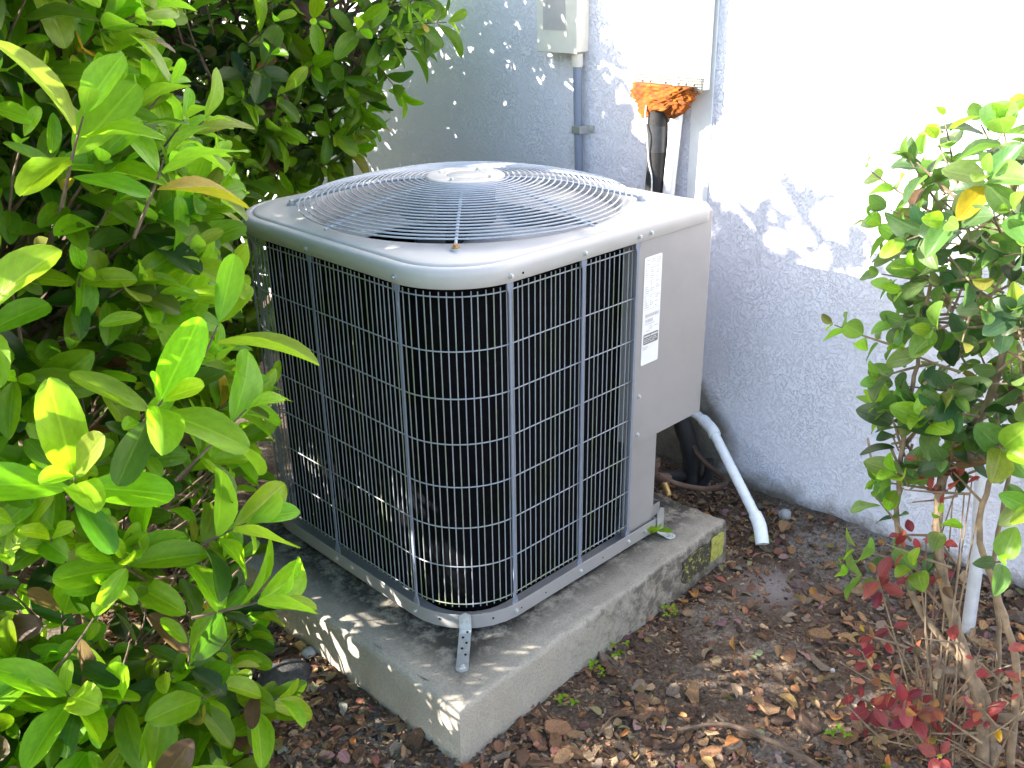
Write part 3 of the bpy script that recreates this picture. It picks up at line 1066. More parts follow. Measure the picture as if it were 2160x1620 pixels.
cvr = thing('pipe_cover', 'tall white sheet cover boxed over the pipes above the orange foam', 'pipe cover', (1.10, 0.385, 0.97))
m = MB()
co = [(WX - 0.0165, 0.498), (1.108, 0.498), (1.098, 0.490), (1.096, 0.482), (1.096, 0.287), (1.098, 0.279), (1.104, 0.273), (WX - 0.0165, 0.273)]
m.loft([[(x - 1.10, y - 0.385, z) for x, y in co] for z in (0.0, 1.6)], False, True)
m.build('cover_sheet', 'whitepaint', cvr, sharp=30)
m = MB()
# hardware cloth folded round the lower end of the cover
def sq(u):
    """Point on the cover's outer face at distance u from its left edge."""
    pts = [(1.108, 0.500), (1.096, 0.491), (1.094, 0.482), (1.094, 0.287), (1.096, 0.277), (1.104, 0.2715)]
    for a, b in zip(pts, pts[1:]):
        L = math.dist(a, b)
        if u <= L:
            return (a[0] + (b[0] - a[0]) * u / L, a[1] + (b[1] - a[1]) * u / L)
        u -= L
    return pts[-1]
LU = 0.245
k = 0
while k * 0.0065 < LU:
    x, y = sq(k * 0.0065)
    m.tube([(x - 1.10, y - 0.385, -0.006), (x - 1.10, y - 0.385, 0.033 + 0.003 * math.sin(k))], 0.0009, 4)
    k += 1
for q in range(6):
    m.tube([(sq(u)[0] - 1.1005, sq(u)[1] - 0.385, -0.004 + q * 0.0065) for u in np.linspace(0, LU, 20)], 0.0009, 4)
m.build('wire_mesh', 'screen', cvr)
for yy in (0.462, 0.435, 0.385, 0.345, 0.32, 0.295):
    screw((1.0945, yy, 0.984), (-1, 0, 0), cvr, 0.7)

# expanding foam: lumpy mass tapering down onto the pipes
m = MB()
lps = []
fr_ = random.Random(5)
for i in range(31):
    t = i / 30
    ring_ = []
    wy = 0.096 * (1 - 0.42 * t ** 2.2)
    wx = 0.034 * (1 - 0.25 * t)
    for q in range(84):
        a = q * 2 * math.pi / 84
        lump = 1 + (0.03 + 0.07 * t) * math.sin(5 * a + 9 * t) + (0.02 + 0.06 * t) * math.sin(11 * a - 14 * t) + 0.05 * math.sin(23 * a + 31 * t) + fr_.gauss(0, 0.035)
        x = 1.092 + wx * math.copysign(abs(math.cos(a)) ** 0.7, math.cos(a)) * lump
        y = 0.384 + 0.012 * t + wy * math.copysign(abs(math.sin(a)) ** 0.8, math.sin(a)) * lump
        ring_.append((x, y, 0.978 - 0.068 * t - 0.012 * t * (math.sin(3 * a) + 0.6 * math.sin(7 * a + 2))))
    lps.append(ring_)
m.loft(lps, True, True)
fo_ = m.build('expanding_foam', 'foam', sharp=180)
tag(fo_, 'lump of weathered orange expanding foam under the white pipe cover', 'foam')

# electrical box and its conduit
eb = thing('electrical_box', 'cream metal electrical disconnect box mounted on the stucco wall', 'electrical box', (1.10, 0.77, 1.04))
m = MB()
m.box(0.0, -0.0735, 0.0, 0.0495, 0.0745, 0.36, 0.0025)
m.build('box_body', 'box', eb, sharp=30)
m = MB()
m.box(-0.0055, -0.076, -0.003, -0.0008, 0.077, 0.36, 0.0015)
ld = m.build('box_lid', 'box', eb, sharp=30)
m = MB()
m.loft([[(-0.0066, y, z) for y, z in ((-0.036, 0.058), (0.052, 0.058), (0.052, 0.33), (-0.020, 0.33))], [(-0.0053, y, z) for y, z in ((-0.036, 0.058), (0.052, 0.058), (0.052, 0.33), (-0.020, 0.33))]], True, True)
m.build('recessed_panel', 'boxgrey', ld, smooth=False)
m = MB()
m.loft([[(0.024 + 0.012 * math.cos(q * math.pi / 12), y, 0.045 + 0.012 * math.sin(q * math.pi / 12)) for q in range(24)] for y in (-0.0733, -0.0742)], True, True)
m.build('knockout', 'box', eb)
cd = thing('grey_conduit', 'grey plastic conduit running down the wall from the electrical box', 'conduit', (1.124, 0.715, 0.02))
m = MB()
m.tube(smooth_path([(0, 0.003, 1.01), (0, 0.0, 0.9), (0, -0.008, 0.68), (0.0, -0.010, 0.3), (0, -0.01, 0.0)]), 0.0125, 14)
m.build('conduit_tube', 'conduit', cd)
m = MB()
m.tube([(0, 0.003, 1.016), (0, 0.002, 0.984), (0, 0.002, 0.980)], [0.0165, 0.0165, 0.0148], 14)
m.build('coupling', 'box', cd)
m = MB()
m.box(-0.0155, -0.0215, 0.797, -0.0135, 0.0085, 0.818, 0.0008)
m.box(-0.0155, -0.0225, 0.797, 0.024, -0.0205, 0.818)
m.box(0.022, -0.044, 0.797, 0.0245, -0.0205, 0.818)
cl = m.build('pipe_clamp', 'zinc', cd, sharp=30)
screw((1.124 + 0.021, 0.715 - 0.034, 0.02 + 0.8075), (-1, 0, 0), cl, 0.8)

# condensate drain: slanting white plastic pipe with an elbow and an angled end
dr = thing('white_drain_pipe', 'white plastic drain pipe slanting from the wall down to the mulch', 'pipe', (0.94, -0.10, -0.10))
DO = Vector((0.94, -0.10, -0.10))
A, B, C, D, E_ = Vector((1.135, 0.285, 0.075)), Vector((1.088, 0.185, 0.073)), Vector((1.072, 0.150, 0.066)), Vector((0.920, -0.108, -0.056)), Vector((0.875, -0.172, -0.088))
m = MB()
m.tube([A - DO, B - DO], 0.0135, 14)
m.tube([C - DO, D - DO], 0.0135, 14)
m.build('pipe_run', 'pvc', dr)
m = MB()
m.tube([q - DO for q in smooth_path([B + (A - B).normalized() * 0.012, B, C, C + (D - C).normalized() * 0.022], 6)], 0.0170, 14)
m.build('elbow', 'pvc', dr)
m = MB()
Dd = (D - C).normalized()
En = Vector((-0.45, -0.50, -0.74)).normalized()
en = [D - Dd * 0.022, D - Dd * 0.004, D + Dd * 0.008 + En * 0.006, D + Dd * 0.010 + En * 0.034, D + Dd * 0.010 + En * 0.050]
m.tube([q - DO for q in en], [0.0172, 0.0174, 0.0176, 0.0174, 0.0174], 16)
m.build('outlet', 'pvc', dr)

m = MB()
m.tube([(0.93, -0.653, GZ - 0.05), (0.945, -0.635, 0.05), (0.985, -0.60, 0.22), (1.02, -0.57, 0.40)], 0.0145, 12)
tag(m.build('white_standpipe', 'standpipe'), 'upright white plastic pipe rising from the earth behind the right shrub', 'pipe')

# ------------------------------------------------------------------ leaves
NU, NV = 4, 10
def leaf_mesh(kind, seed):
    """One leaf, length 1 along +Y, upper side +Z: (verts, quads, uvs)."""
    r = random.Random(seed)
    fold, droop, wave, tw = r.uniform(0.15, 0.45), r.uniform(0.02, 0.30), r.uniform(0.0, 0.04), r.uniform(-0.35, 0.35)
    ea, eb = r.uniform(0.62, 0.85), r.uniform(0.40, 0.58)
    pk = ea / (ea + eb)
    nrm_ = pk ** ea * (1 - pk) ** eb
    v, uv = [], []
    for j in range(NV + 1):
        t = 0.5 - 0.5 * math.cos(math.pi * (j / NV))
        if kind == 'broad':
            w = 0.212 * t ** ea * (1 - t) ** eb / nrm_ if 0 < t < 1 else (0.014 if t == 0 else 0.02)
        elif kind == 'ovate':
            w = 0.335 * t ** 0.48 * (1 - t) ** 0.62 / (0.436 ** 0.48 * 0.564 ** 0.62) if 0 < t < 1 else (0.03 if t == 0 else 0.008)
        else:
            w = 0.30 * math.sin(math.pi * t ** 0.9) ** 0.75 if 0 < t < 1 else 0.012
        for i in range(NU + 1):
            q = i / NU * 2 - 1
            x = w * q
            z = fold * abs(q) * w * 1.4 - droop * t * t + wave * math.sin(9 * t + 3 * q) * abs(q)
            y = t - 0.5 * droop * droop * t
            a = tw * t
            v.append((x * math.cos(a) - z * math.sin(a) * 0.3, y, z + x * math.sin(a)))
            uv.append((0.5 + 0.5 * q, t))
    f = [(j * (NU + 1) + i, j * (NU + 1) + i + 1, (j + 1) * (NU + 1) + i + 1, (j + 1) * (NU + 1) + i) for j in range(NV) for i in range(NU)]
    return np.array(v), f, np.array(uv)

KINDS = {k: [leaf_mesh(k, 100 * n + i) for i in range(7)] for n, k in enumerate(('broad', 'ovate', 'small'))}
LEAFDATA = {}
def leaf_data(kind, var, mat):
    key = (kind, var, mat)
    if key not in LEAFDATA:
        v, f, uv = KINDS[kind][var]
        me = bpy.data.meshes.new('leaf')
        me.from_pydata([tuple(q) for q in v], [], f)
        ul = me.uv_layers.new(name='UVMap')
        for lo_ in me.loops:
            ul.data[lo_.index].uv = uv[lo_.vertex_index]
        me.shade_smooth()
        me.materials.append(M[mat])
        LEAFDATA[key] = me
    return LEAFDATA[key]

class Leaf:
    __slots__ = ('kind', 'var', 'mat', 'col')
    def __init__(s, kind, var, mat, col):
        s.kind, s.var, s.mat, s.col = kind, var, mat, col

def frame(p, ldir, nrm, size, wide=1.0):
    y = ldir.normalized()
    x = y.cross(nrm)
    if x.length < 1e-4:
        x = y.orthogonal()
    x.normalize()
    z = x.cross(y)
    return Matrix(((x.x * size * wide, y.x * size, z.x * size, p.x), (x.y * size * wide, y.y * size, z.y * size, p.y), (x.z * size * wide, y.z * size, z.z * size, p.z), (0, 0, 0, 1)))

def in_unit(p, mg=0.012):
    return (-mg < p.x < 0.82 + mg and -mg < p.y < 0.80 + mg and p.z < 0.86) or p.x > WX - 0.01 or p.z < GZ + 0.005

def clamp3(c):
    return tuple(max(0.003, min(0.9, q)) for q in c)

def lerp3(a, b, t):
    return tuple(x * (1 - t) + y * t for x, y in zip(a, b))

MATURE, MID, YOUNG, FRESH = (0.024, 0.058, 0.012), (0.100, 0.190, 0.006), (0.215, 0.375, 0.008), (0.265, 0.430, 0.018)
YELLOW, BROWN, BRONZE = (0.42, 0.27, 0.02), (0.13, 0.075, 0.05), (0.23, 0.19, 0.04)

def shoot(r, p, d, length, nodes, size, leaves, twigs, kind='broad', bright=1.0, palette=None, spread=(14, 64)):
    """A twig with opposite leaf pairs, old and dark below, young and upright at the tip."""
    d = d.normalized()
    e1 = d.orthogonal().normalized()
    rot = r.uniform(0, math.pi)
    bend = Vector((r.gauss(0, 0.12), r.gauss(0, 0.12), r.uniform(-0.05, 0.18)))
    path = []
    pal = palette or (MATURE, MID, YOUNG, FRESH)
    for i in range(nodes):
        t = i / max(1, nodes - 1)
        dd = (d + bend * t).normalized()
        pos = p + d * length * t + bend * length * t * t * 0.5
        path.append(pos)
        e2 = dd.cross(e1).normalized()
        e3 = e2.cross(dd)
        az = rot + i * math.pi / 2 + r.gauss(0, 0.2)
        for side in (0, math.pi):
            if r.random() < 0.08:
                continue
            out = e3 * math.cos(az + side) + e2 * math.sin(az + side)
            el = R(spread[0] + (spread[1] - spread[0]) * t ** 1.2 + r.gauss(0, 9))
            ld = out * math.cos(el) + dd * math.sin(el) + Vector((0, 0, -0.10 + 0.05 * t))
            nr = dd * math.cos(el) - out * math.sin(el) + Vector((0, 0, 0.35)) + Vector((r.gauss(0, 0.15), r.gauss(0, 0.15), 0))
            sz = size * (0.62 + 0.45 * math.sin(math.pi * (0.18 + 0.72 * (1 - t)))) * r.uniform(0.85, 1.15)
            if i == nodes - 1:
                sz *= r.uniform(0.55, 0.85)
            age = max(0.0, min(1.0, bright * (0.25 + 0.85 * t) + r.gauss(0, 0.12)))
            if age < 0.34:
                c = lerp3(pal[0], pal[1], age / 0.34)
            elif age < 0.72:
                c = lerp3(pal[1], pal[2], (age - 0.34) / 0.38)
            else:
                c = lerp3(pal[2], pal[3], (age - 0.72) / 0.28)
            q = r.random()
            if q < 0.008:
                c = YELLOW
            elif q < 0.022:
                c = BROWN
            elif q < 0.075 and t > 0.6:
                c = lerp3(c, BRONZE, 0.7)
            c = clamp3(tuple(x * r.uniform(0.85, 1.15) for x in c))
            base_p = pos + ld.normalized() * 0.006
            tip = base_p + ld.normalized() * sz
            if in_unit(tip) or in_unit(base_p) or (tip - CAM).length < 0.55:
                continue
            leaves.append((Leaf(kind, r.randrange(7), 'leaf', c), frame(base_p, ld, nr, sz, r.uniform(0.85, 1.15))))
    twigs.append(([p - d * 0.05] + path, 0.0028, 0.0012))
    return path[-1]

def loose_leaf(r, p, size, leaves, col, kind='broad'):
    ld = Vector((r.gauss(0, 1), r.gauss(0, 1), r.gauss(-0.15, 0.6)))
    nr = Vector((r.gauss(0, 0.6), r.gauss(0, 0.6), 1))
    tip = p + ld.normalized() * size
    if in_unit(tip) or in_unit(p):
        return
    leaves.append((Leaf(kind, r.randrange(7), 'leaf', clamp3(tuple(x * r.uniform(0.7, 1.3) for x in col))), frame(p, ld, nr, size)))

CW = np.array(cam.matrix_world.inverted())
def project(pts):
    """World points to picture coordinates (in 1024-wide pixels) and depth; used only to choose which leaves are built singly."""
    q = pts @ CW[:3, :3].T + CW[:3, 3]
    d = -q[:, 2]
    f = FPX * 1024 / 2160
    return 512 + f * q[:, 0] / np.maximum(d, 1e-3), 384 - f * q[:, 1] / np.maximum(d, 1e-3), d

ZB = np.full((96 + 1, 128 + 1), 1e9)
ZID = np.full((96 + 1, 128 + 1), -1, dtype=int)
ALL = []
def claim(records, owner):
    """Enter leaves into a coarse depth picture."""
    for (lf, mt) in records:
        ident = len(ALL)
        ALL.append((lf, mt, owner))
        v = KINDS[lf.kind][lf.var][0]
        mm = np.array(mt)
        w_ = v @ mm[:3, :3].T + mm[:3, 3]
        x, y, d = project(w_)
        ix, iy = (x / 8).astype(int), (y / 8).astype(int)
        ok = (d > 0.1) & (x >= 0) & (x < 1024) & (y >= 0) & (y < 768)
        for a, b, dd in zip(iy[ok], ix[ok], d[ok]):
            if dd < ZB[a, b]:
                ZB[a, b] = dd
                ZID[a, b] = ident

def leaf_mass(name, records, parent):
    """All remaining leaves of one shrub, joined."""
    vs, fs, uvs, cols = [], [], [], []
    o = 0
    for lf, mt in records:
        v, f, uv = KINDS[lf.kind][lf.var]
        mm = np.array(mt)
        vs.append(v @ mm[:3, :3].T + mm[:3, 3])
        fs.append(np.array(f) + o)
        uvs.append(uv)
        cols.append(np.tile(np.array((*lf.col, 1.0)), (len(v), 1)))
        o += len(v)
    if not vs:
        return None
    vs, fs, uvs, cols = np.concatenate(vs), np.concatenate(fs), np.concatenate(uvs), np.concatenate(cols)
    me = bpy.data.meshes.new(name)
    me.vertices.add(len(vs))
    me.vertices.foreach_set('co', vs.ravel())
    me.loops.add(fs.size)
    me.loops.foreach_set('vertex_index', fs.ravel().astype(np.int32))
    me.polygons.add(len(fs))
    me.polygons.foreach_set('loop_start', np.arange(0, fs.size, 4, dtype=np.int32))
    ul = me.uv_layers.new(name='UVMap')
    ul.data.foreach_set('uv', uvs[fs.ravel()].ravel())
    at = me.color_attributes.new('tint', 'FLOAT_COLOR', 'POINT')
    at.data.foreach_set('color', cols.ravel())
    me.update(calc_edges=True)
    me.validate()
    me.shade_smooth()
    ob = link(name, me, 'leafmass', parent)
    ob['kind'] = 'stuff'
    return ob

# thin places in the hedge: a sunbeam that reaches each of these points (point, radius) finds no leaf in its way
GAPS = [(Vector(q), rr) for q, rr in [(a_, b_ * (1.6 if a_[2] < -0.12 else 1.6)) for a_, b_ in (((-0.065, -0.035, -0.01), 0.020), ((-0.045, -0.075, -0.01), 0.012), ((-0.005, -0.085, -0.01), 0.016), ((0.035, -0.055, -0.01), 0.010), ((0.06, -0.08, -0.01), 0.014), ((0.05, 0.0, -0.01), 0.012),
        ((-0.10, 0.06, -0.01), 0.010), ((-0.125, -0.05, -0.06), 0.012), ((0.22, -0.28, -0.13), 0.016), ((0.27, -0.33, -0.13), 0.020), ((0.30, -0.40, -0.13), 0.014), ((0.38, -0.36, -0.13), 0.012), ((0.44, -0.40, -0.13), 0.016),
        ((0.50, -0.42, -0.13), 0.010), ((0.20, -0.42, -0.13), 0.018), ((0.14, -0.36, -0.13), 0.012), ((0.40, -0.55, -0.13), 0.016), ((0.54, -0.72, 0.12), 0.018), ((0.55, -0.70, 0.35), 0.02), ((0.02, 0.20, 0.28), 0.012), ((0.02, 0.27, 0.22), 0.016), ((0.02, 0.16, 0.16), 0.010), ((-0.16, 0.30, -0.12), 0.016))]]
gq = random.Random(77)
GAPS += [(Vector((gq.uniform(0.05, 0.55), gq.uniform(-0.62, -0.22), GZ)), gq.uniform(0.018, 0.038)) for _ in range(26)]
GAPS += [(Vector((gq.uniform(-0.10, 0.10), gq.uniform(-0.12, -0.02), -0.01)), gq.uniform(0.010, 0.022)) for _ in range(5)]
SHRUBS = []
def shrub(name, label, cat, loc, group, seed, lobes, shoots, inner, size, kind='broad', bright=1.0, palette=None, trunk=None, bark='bark', extra=None, min_dist=0.05, nodes=(3, 5), slen=(0.06, 0.12), up=0.45, twig_links=0.5, reject=None, twig_r=(0.0025, 0.006)):
    r = random.Random(seed)
    root = thing(name, label, cat, loc, group)
    leaves, twigs = [], []
    def inside(p, skip=None, k=0.94):
        for i, (c, rad) in enumerate(lobes):
            if i == skip:
                continue
            if sum(((p[a] - c[a]) / rad[a]) ** 2 for a in range(3)) < k * k:
                return True
        return False
    n = 0
    pts = []
    tries = 0
    areas = [(rad[0] * rad[1] + rad[0] * rad[2] + rad[1] * rad[2]) for c, rad in lobes]
    while n < shoots and tries < shoots * 30:
        tries += 1
        i = r.choices(range(len(lobes)), areas)[0]
        c, rad = lobes[i]
        dv = Vector((r.gauss(0, 1), r.gauss(0, 1), r.gauss(0, 1))).normalized()
        p = Vector((c[0] + rad[0] * dv.x * 0.88, c[1] + rad[1] * dv.y * 0.88, c[2] + rad[2] * dv.z * 0.88))
        if inside(p, i, 0.84) or p.z < GZ + 0.03 or in_unit(p, 0.03):
            continue
        if reject and reject(p):
            continue
        if any((p - q).length < min_dist for q in pts):
            continue
        pts.append(p)
        n += 1
        d = (dv * 0.8 + Vector((0, 0, up)) + Vector((r.gauss(0, 0.3), r.gauss(0, 0.3), r.gauss(0, 0.25)))).normalized()
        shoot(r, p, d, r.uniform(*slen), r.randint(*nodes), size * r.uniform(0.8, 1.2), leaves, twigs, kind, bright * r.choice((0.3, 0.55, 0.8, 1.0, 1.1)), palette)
        if r.random() < twig_links:
            a = Vector((c[0] + r.gauss(0, 0.06), c[1] + r.gauss(0, 0.06), c[2] - rad[2] * 0.5))
            midp = p.lerp(a, 0.5) + Vector((r.gauss(0, 0.025), r.gauss(0, 0.025), r.gauss(0, 0.02)))
            twigs.append(([p - d * 0.045, p.lerp(midp, 0.5) + Vector((r.gauss(0, 0.01), r.gauss(0, 0.01), 0)), midp, a], *twig_r))
    for k in range(inner):
        i = r.choices(range(len(lobes)), areas)[0]
        c, rad = lobes[i]
        dv = Vector((r.gauss(0, 1), r.gauss(0, 1), r.gauss(0, 1))).normalized() * r.uniform(0.45, 0.9)
        p = Vector((c[0] + rad[0] * dv.x, c[1] + rad[1] * dv.y, c[2] + rad[2] * dv.z))
        if p.z < GZ + 0.04 or in_unit(p, 0.03) or (reject and reject(p)):
            continue
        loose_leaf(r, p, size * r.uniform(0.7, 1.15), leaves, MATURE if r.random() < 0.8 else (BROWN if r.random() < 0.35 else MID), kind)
    if extra:
        extra(r, leaves, twigs)
    keep = []
    for lf, mt in leaves:
        c = mt.translation + Vector((mt[0][1], mt[1][1], mt[2][1])) * 0.5
        half = 0.20 * Vector((mt[0][1], mt[1][1], mt[2][1])).length
        if not any((c - g).dot(SUN_DIR) < 0 and (c - g).cross(SUN_DIR).length < gr_ + half for g, gr_ in GAPS):
            keep.append((lf, mt))
    leaves = keep
    tw = MB()
    for path, ra, rb in twigs:
        k = len(path)
        tw.tube(path, [ra + (rb - ra) * i / (k - 1) for i in range(k)], 5)
    # foot of the shrub is the Empty's place; parts keep world coordinates
    inv = Matrix.Translation(-Vector(loc))
    if twigs:
        t = tw.build('twigs', bark, root)
        t.matrix_parent_inverse = inv
        t['kind'] = 'stuff'
    for path, ra, rb in (trunk or []):
        sm_ = smooth_path(path, 6)
        k = len(sm_)
        m = MB()
        m.tube([q + Vector((r.gauss(0, 0.0012), r.gauss(0, 0.0012), 0)) for q in sm_], [(ra + (rb - ra) * i / (k - 1)) * r.uniform(0.93, 1.07) for i in range(k)], 9)
        st = m.build('stem', bark, root)
        st.matrix_parent_inverse = inv
    claim(leaves, len(SHRUBS))
    SHRUBS.append((root, inv, len(ALL) - len(leaves), len(ALL)))
    return root

def finish_shrubs(limit=300):
    seen = np.bincount(ZID[ZID >= 0].ravel(), minlength=len(ALL))
    for root, inv, a, b in SHRUBS:
        order = sorted(range(a, b), key=lambda i: -seen[i])
        single = [i for i in order[:limit] if seen[i] >= 1]
        ss = set(single)
        for i in single:
            lf, mt, _ = ALL[i]
            o = link('leaf', leaf_data(lf.kind, lf.var, lf.mat), None)
            o.color = (*lf.col, 1)
            o.parent = root
            o.matrix_parent_inverse = inv
            o.matrix_basis = mt
        ob = leaf_mass('foliage', [ALL[i][:2] for i in range(a, b) if i not in ss], root)
        if ob:
            ob.matrix_parent_inverse = inv

# near hedge shrub: fills the left of the view and goes on past it
lobesA = [((-0.62, 0.49, 0.10), (0.35, 0.34, 0.34)), ((-0.60, 0.48, 0.48), (0.36, 0.36, 0.36)), ((-0.60, 0.50, 0.88), (0.36, 0.36, 0.36)), ((-0.62, 0.54, 1.26), (0.36, 0.36, 0.32))]
LEFTA = [((-1.02, 0.42, 0.35), (0.30, 0.26, 0.40)), ((-1.05, 0.46, 0.85), (0.30, 0.28, 0.36))]
def heroA(r, leaves, twigs):
    # the looser part of the shrub beyond the picture's left edge
    for k in range(36):
        c, rad = LEFTA[k % 2]
        dv = Vector((r.gauss(0, 1), r.gauss(0, 1), r.gauss(0, 1))).normalized()
        p = Vector([c[a] + rad[a] * dv[a] * 0.9 for a in range(3)])
        shoot(r, p, dv + Vector((0, 0, 0.5)), r.uniform(0.06, 0.11), r.randint(3, 4), 0.10, leaves, twigs, 'broad', 0.9)
    # skirt of low shoots down to the mulch
    for k in range(85):
        p = Vector((r.uniform(-0.98, -0.40), r.uniform(0.06, 0.26), r.uniform(-0.06, 0.48)))
        shoot(r, p, Vector((r.gauss(0, 0.4), -0.5, 0.7)), r.uniform(0.05, 0.10), r.randint(3, 5), r.uniform(0.075, 0.105), leaves, twigs, 'broad', r.choice((0.45, 0.8, 1.0, 1.1)))
    # long bright shoots reaching out towards the cabinet
    for p, d, n, sz in (((-0.440, 0.06, 0.74), (0.55, 0.05, 0.55), 3, 0.138), ((-0.475, 0.03, 0.61), (0.5, -0.1, 0.35), 4, 0.125), ((-0.50, 0.02, 0.47), (0.5, -0.2, 0.2), 4, 0.125),
                        ((-0.555, 0.00, 0.71), (0.15, -0.7, 0.6), 4, 0.122), ((-0.66, 0.04, 0.62), (-0.1, -0.7, 0.5), 4, 0.125), ((-0.50, -0.02, 0.37), (0.35, -0.3, 0.1), 4, 0.12),
                        ((-0.47, 0.08, 0.98), (0.4, -0.1, 0.7), 4, 0.125), ((-0.58, 0.05, 1.04), (0.1, -0.5, 0.8), 4, 0.112), ((-0.56, 0.0, 0.22), (0.2, -0.6, 0.4), 4, 0.12),
                        ((-0.46, 0.06, 0.10), (0.3, -0.5, 0.3), 4, 0.105), ((-0.66, 0.0, 0.12), (0.0, -0.8, 0.5), 4, 0.12), ((-0.72, 0.06, 0.86), (-0.1, -0.6, 0.6), 4, 0.112)):
        shoot(r, Vector(p), Vector(d), r.uniform(0.06, 0.10), n, sz, leaves, twigs, 'broad', 1.15)
shrub('hedge_shrub', 'big bright green broad leaved hedge shrub filling the left side nearest the camera', 'shrub', (-0.58, 0.50, GZ), 'broad leaved hedge shrubs', 21, lobesA, 620, 1000, 0.090,
      trunk=[([(-0.60, 0.52, GZ - 0.05), (-0.57, 0.48, 0.15), (-0.60, 0.44, 0.5), (-0.52, 0.40, 0.9)], 0.016, 0.007), ([(-0.62, 0.55, GZ - 0.05), (-0.70, 0.58, 0.3), (-0.66, 0.55, 0.8), (-0.72, 0.5, 1.2)], 0.015, 0.006), ([(-0.57, 0.53, GZ - 0.05), (-0.48, 0.62, 0.25), (-0.50, 0.66, 0.7), (-0.44, 0.55, 1.1)], 0.014, 0.006), ([(-1.0, 0.6, GZ - 0.05), (-1.02, 0.6, 0.5), (-0.98, 0.62, 1.1)], 0.018, 0.008)],
      extra=heroA, min_dist=0.042, reject=lambda p: (p.z < 0.55 and p.y > 0.36 and (int(p.x * 997) + int(p.z * 1013)) % 10 > 0) or (p.y > 0.58 and (int(p.x * 997) + int(p.z * 1013)) % 10 > 3), up=0.7)
lobesC = [((-0.36, 1.00, 0.20), (0.27, 0.34, 0.32)), ((-0.40, 1.05, 0.45), (0.31, 0.36, 0.40)), ((-0.42, 1.05, 0.85), (0.32, 0.38, 0.42)), ((-0.44, 1.08, 1.23), (0.34, 0.40, 0.30)), ((-0.40, 1.65, 0.7), (0.36, 0.40, 0.55)), ((-0.42, 1.62, 1.25), (0.36, 0.40, 0.36))]
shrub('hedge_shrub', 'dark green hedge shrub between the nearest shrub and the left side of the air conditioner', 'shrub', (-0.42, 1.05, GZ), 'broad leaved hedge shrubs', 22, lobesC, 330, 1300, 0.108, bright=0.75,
      trunk=[([(-0.42, 1.05, GZ - 0.05), (-0.40, 1.0, 0.3), (-0.45, 1.1, 0.9)], 0.016, 0.007), ([(-0.40, 1.6, GZ - 0.05), (-0.38, 1.62, 0.5), (-0.45, 1.6, 1.1)], 0.016, 0.007)])
lobesD = [((0.44, 1.58, 1.22), (0.44, 0.40, 0.36)), ((0.70, 1.28, 1.22), (0.26, 0.26, 0.30)), ((0.20, 1.72, 0.85), (0.40, 0.38, 0.42)), ((0.60, 1.55, 0.92), (0.30, 0.32, 0.26)), ((0.30, 1.30, 1.0), (0.22, 0.20, 0.20)), ((0.13, 1.28, 0.55), (0.21, 0.23, 0.36))]
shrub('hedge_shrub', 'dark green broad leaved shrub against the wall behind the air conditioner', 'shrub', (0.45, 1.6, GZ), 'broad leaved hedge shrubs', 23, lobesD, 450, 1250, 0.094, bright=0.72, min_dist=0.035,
      trunk=[([(0.45, 1.6, GZ - 0.05), (0.42, 1.55, 0.35), (0.52, 1.45, 0.8), (0.62, 1.35, 1.15)], 0.015, 0.006), ([(0.43, 1.62, GZ - 0.05), (0.35, 1.65, 0.4), (0.28, 1.6, 0.9), (0.35, 1.55, 1.3)], 0.015, 0.006), ([(0.47, 1.61, GZ - 0.05), (0.55, 1.65, 0.4), (0.66, 1.6, 0.85), (0.7, 1.5, 1.2)], 0.013, 0.005)])

lobesE = [((0.05, 2.45, 0.55), (0.42, 0.42, 0.55)), ((0.05, 2.45, 1.20), (0.44, 0.42, 0.40)), ((0.62, 2.35, 0.75), (0.34, 0.36, 0.60))]
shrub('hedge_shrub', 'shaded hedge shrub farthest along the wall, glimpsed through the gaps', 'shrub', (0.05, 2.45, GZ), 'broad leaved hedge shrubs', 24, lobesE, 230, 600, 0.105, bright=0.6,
      trunk=[([(0.05, 2.45, GZ - 0.05), (0.08, 2.4, 0.4), (0.0, 2.45, 1.0)], 0.016, 0.007), ([(0.6, 2.35, GZ - 0.05), (0.62, 2.33, 0.4), (0.58, 2.36, 0.9)], 0.014, 0.006)])

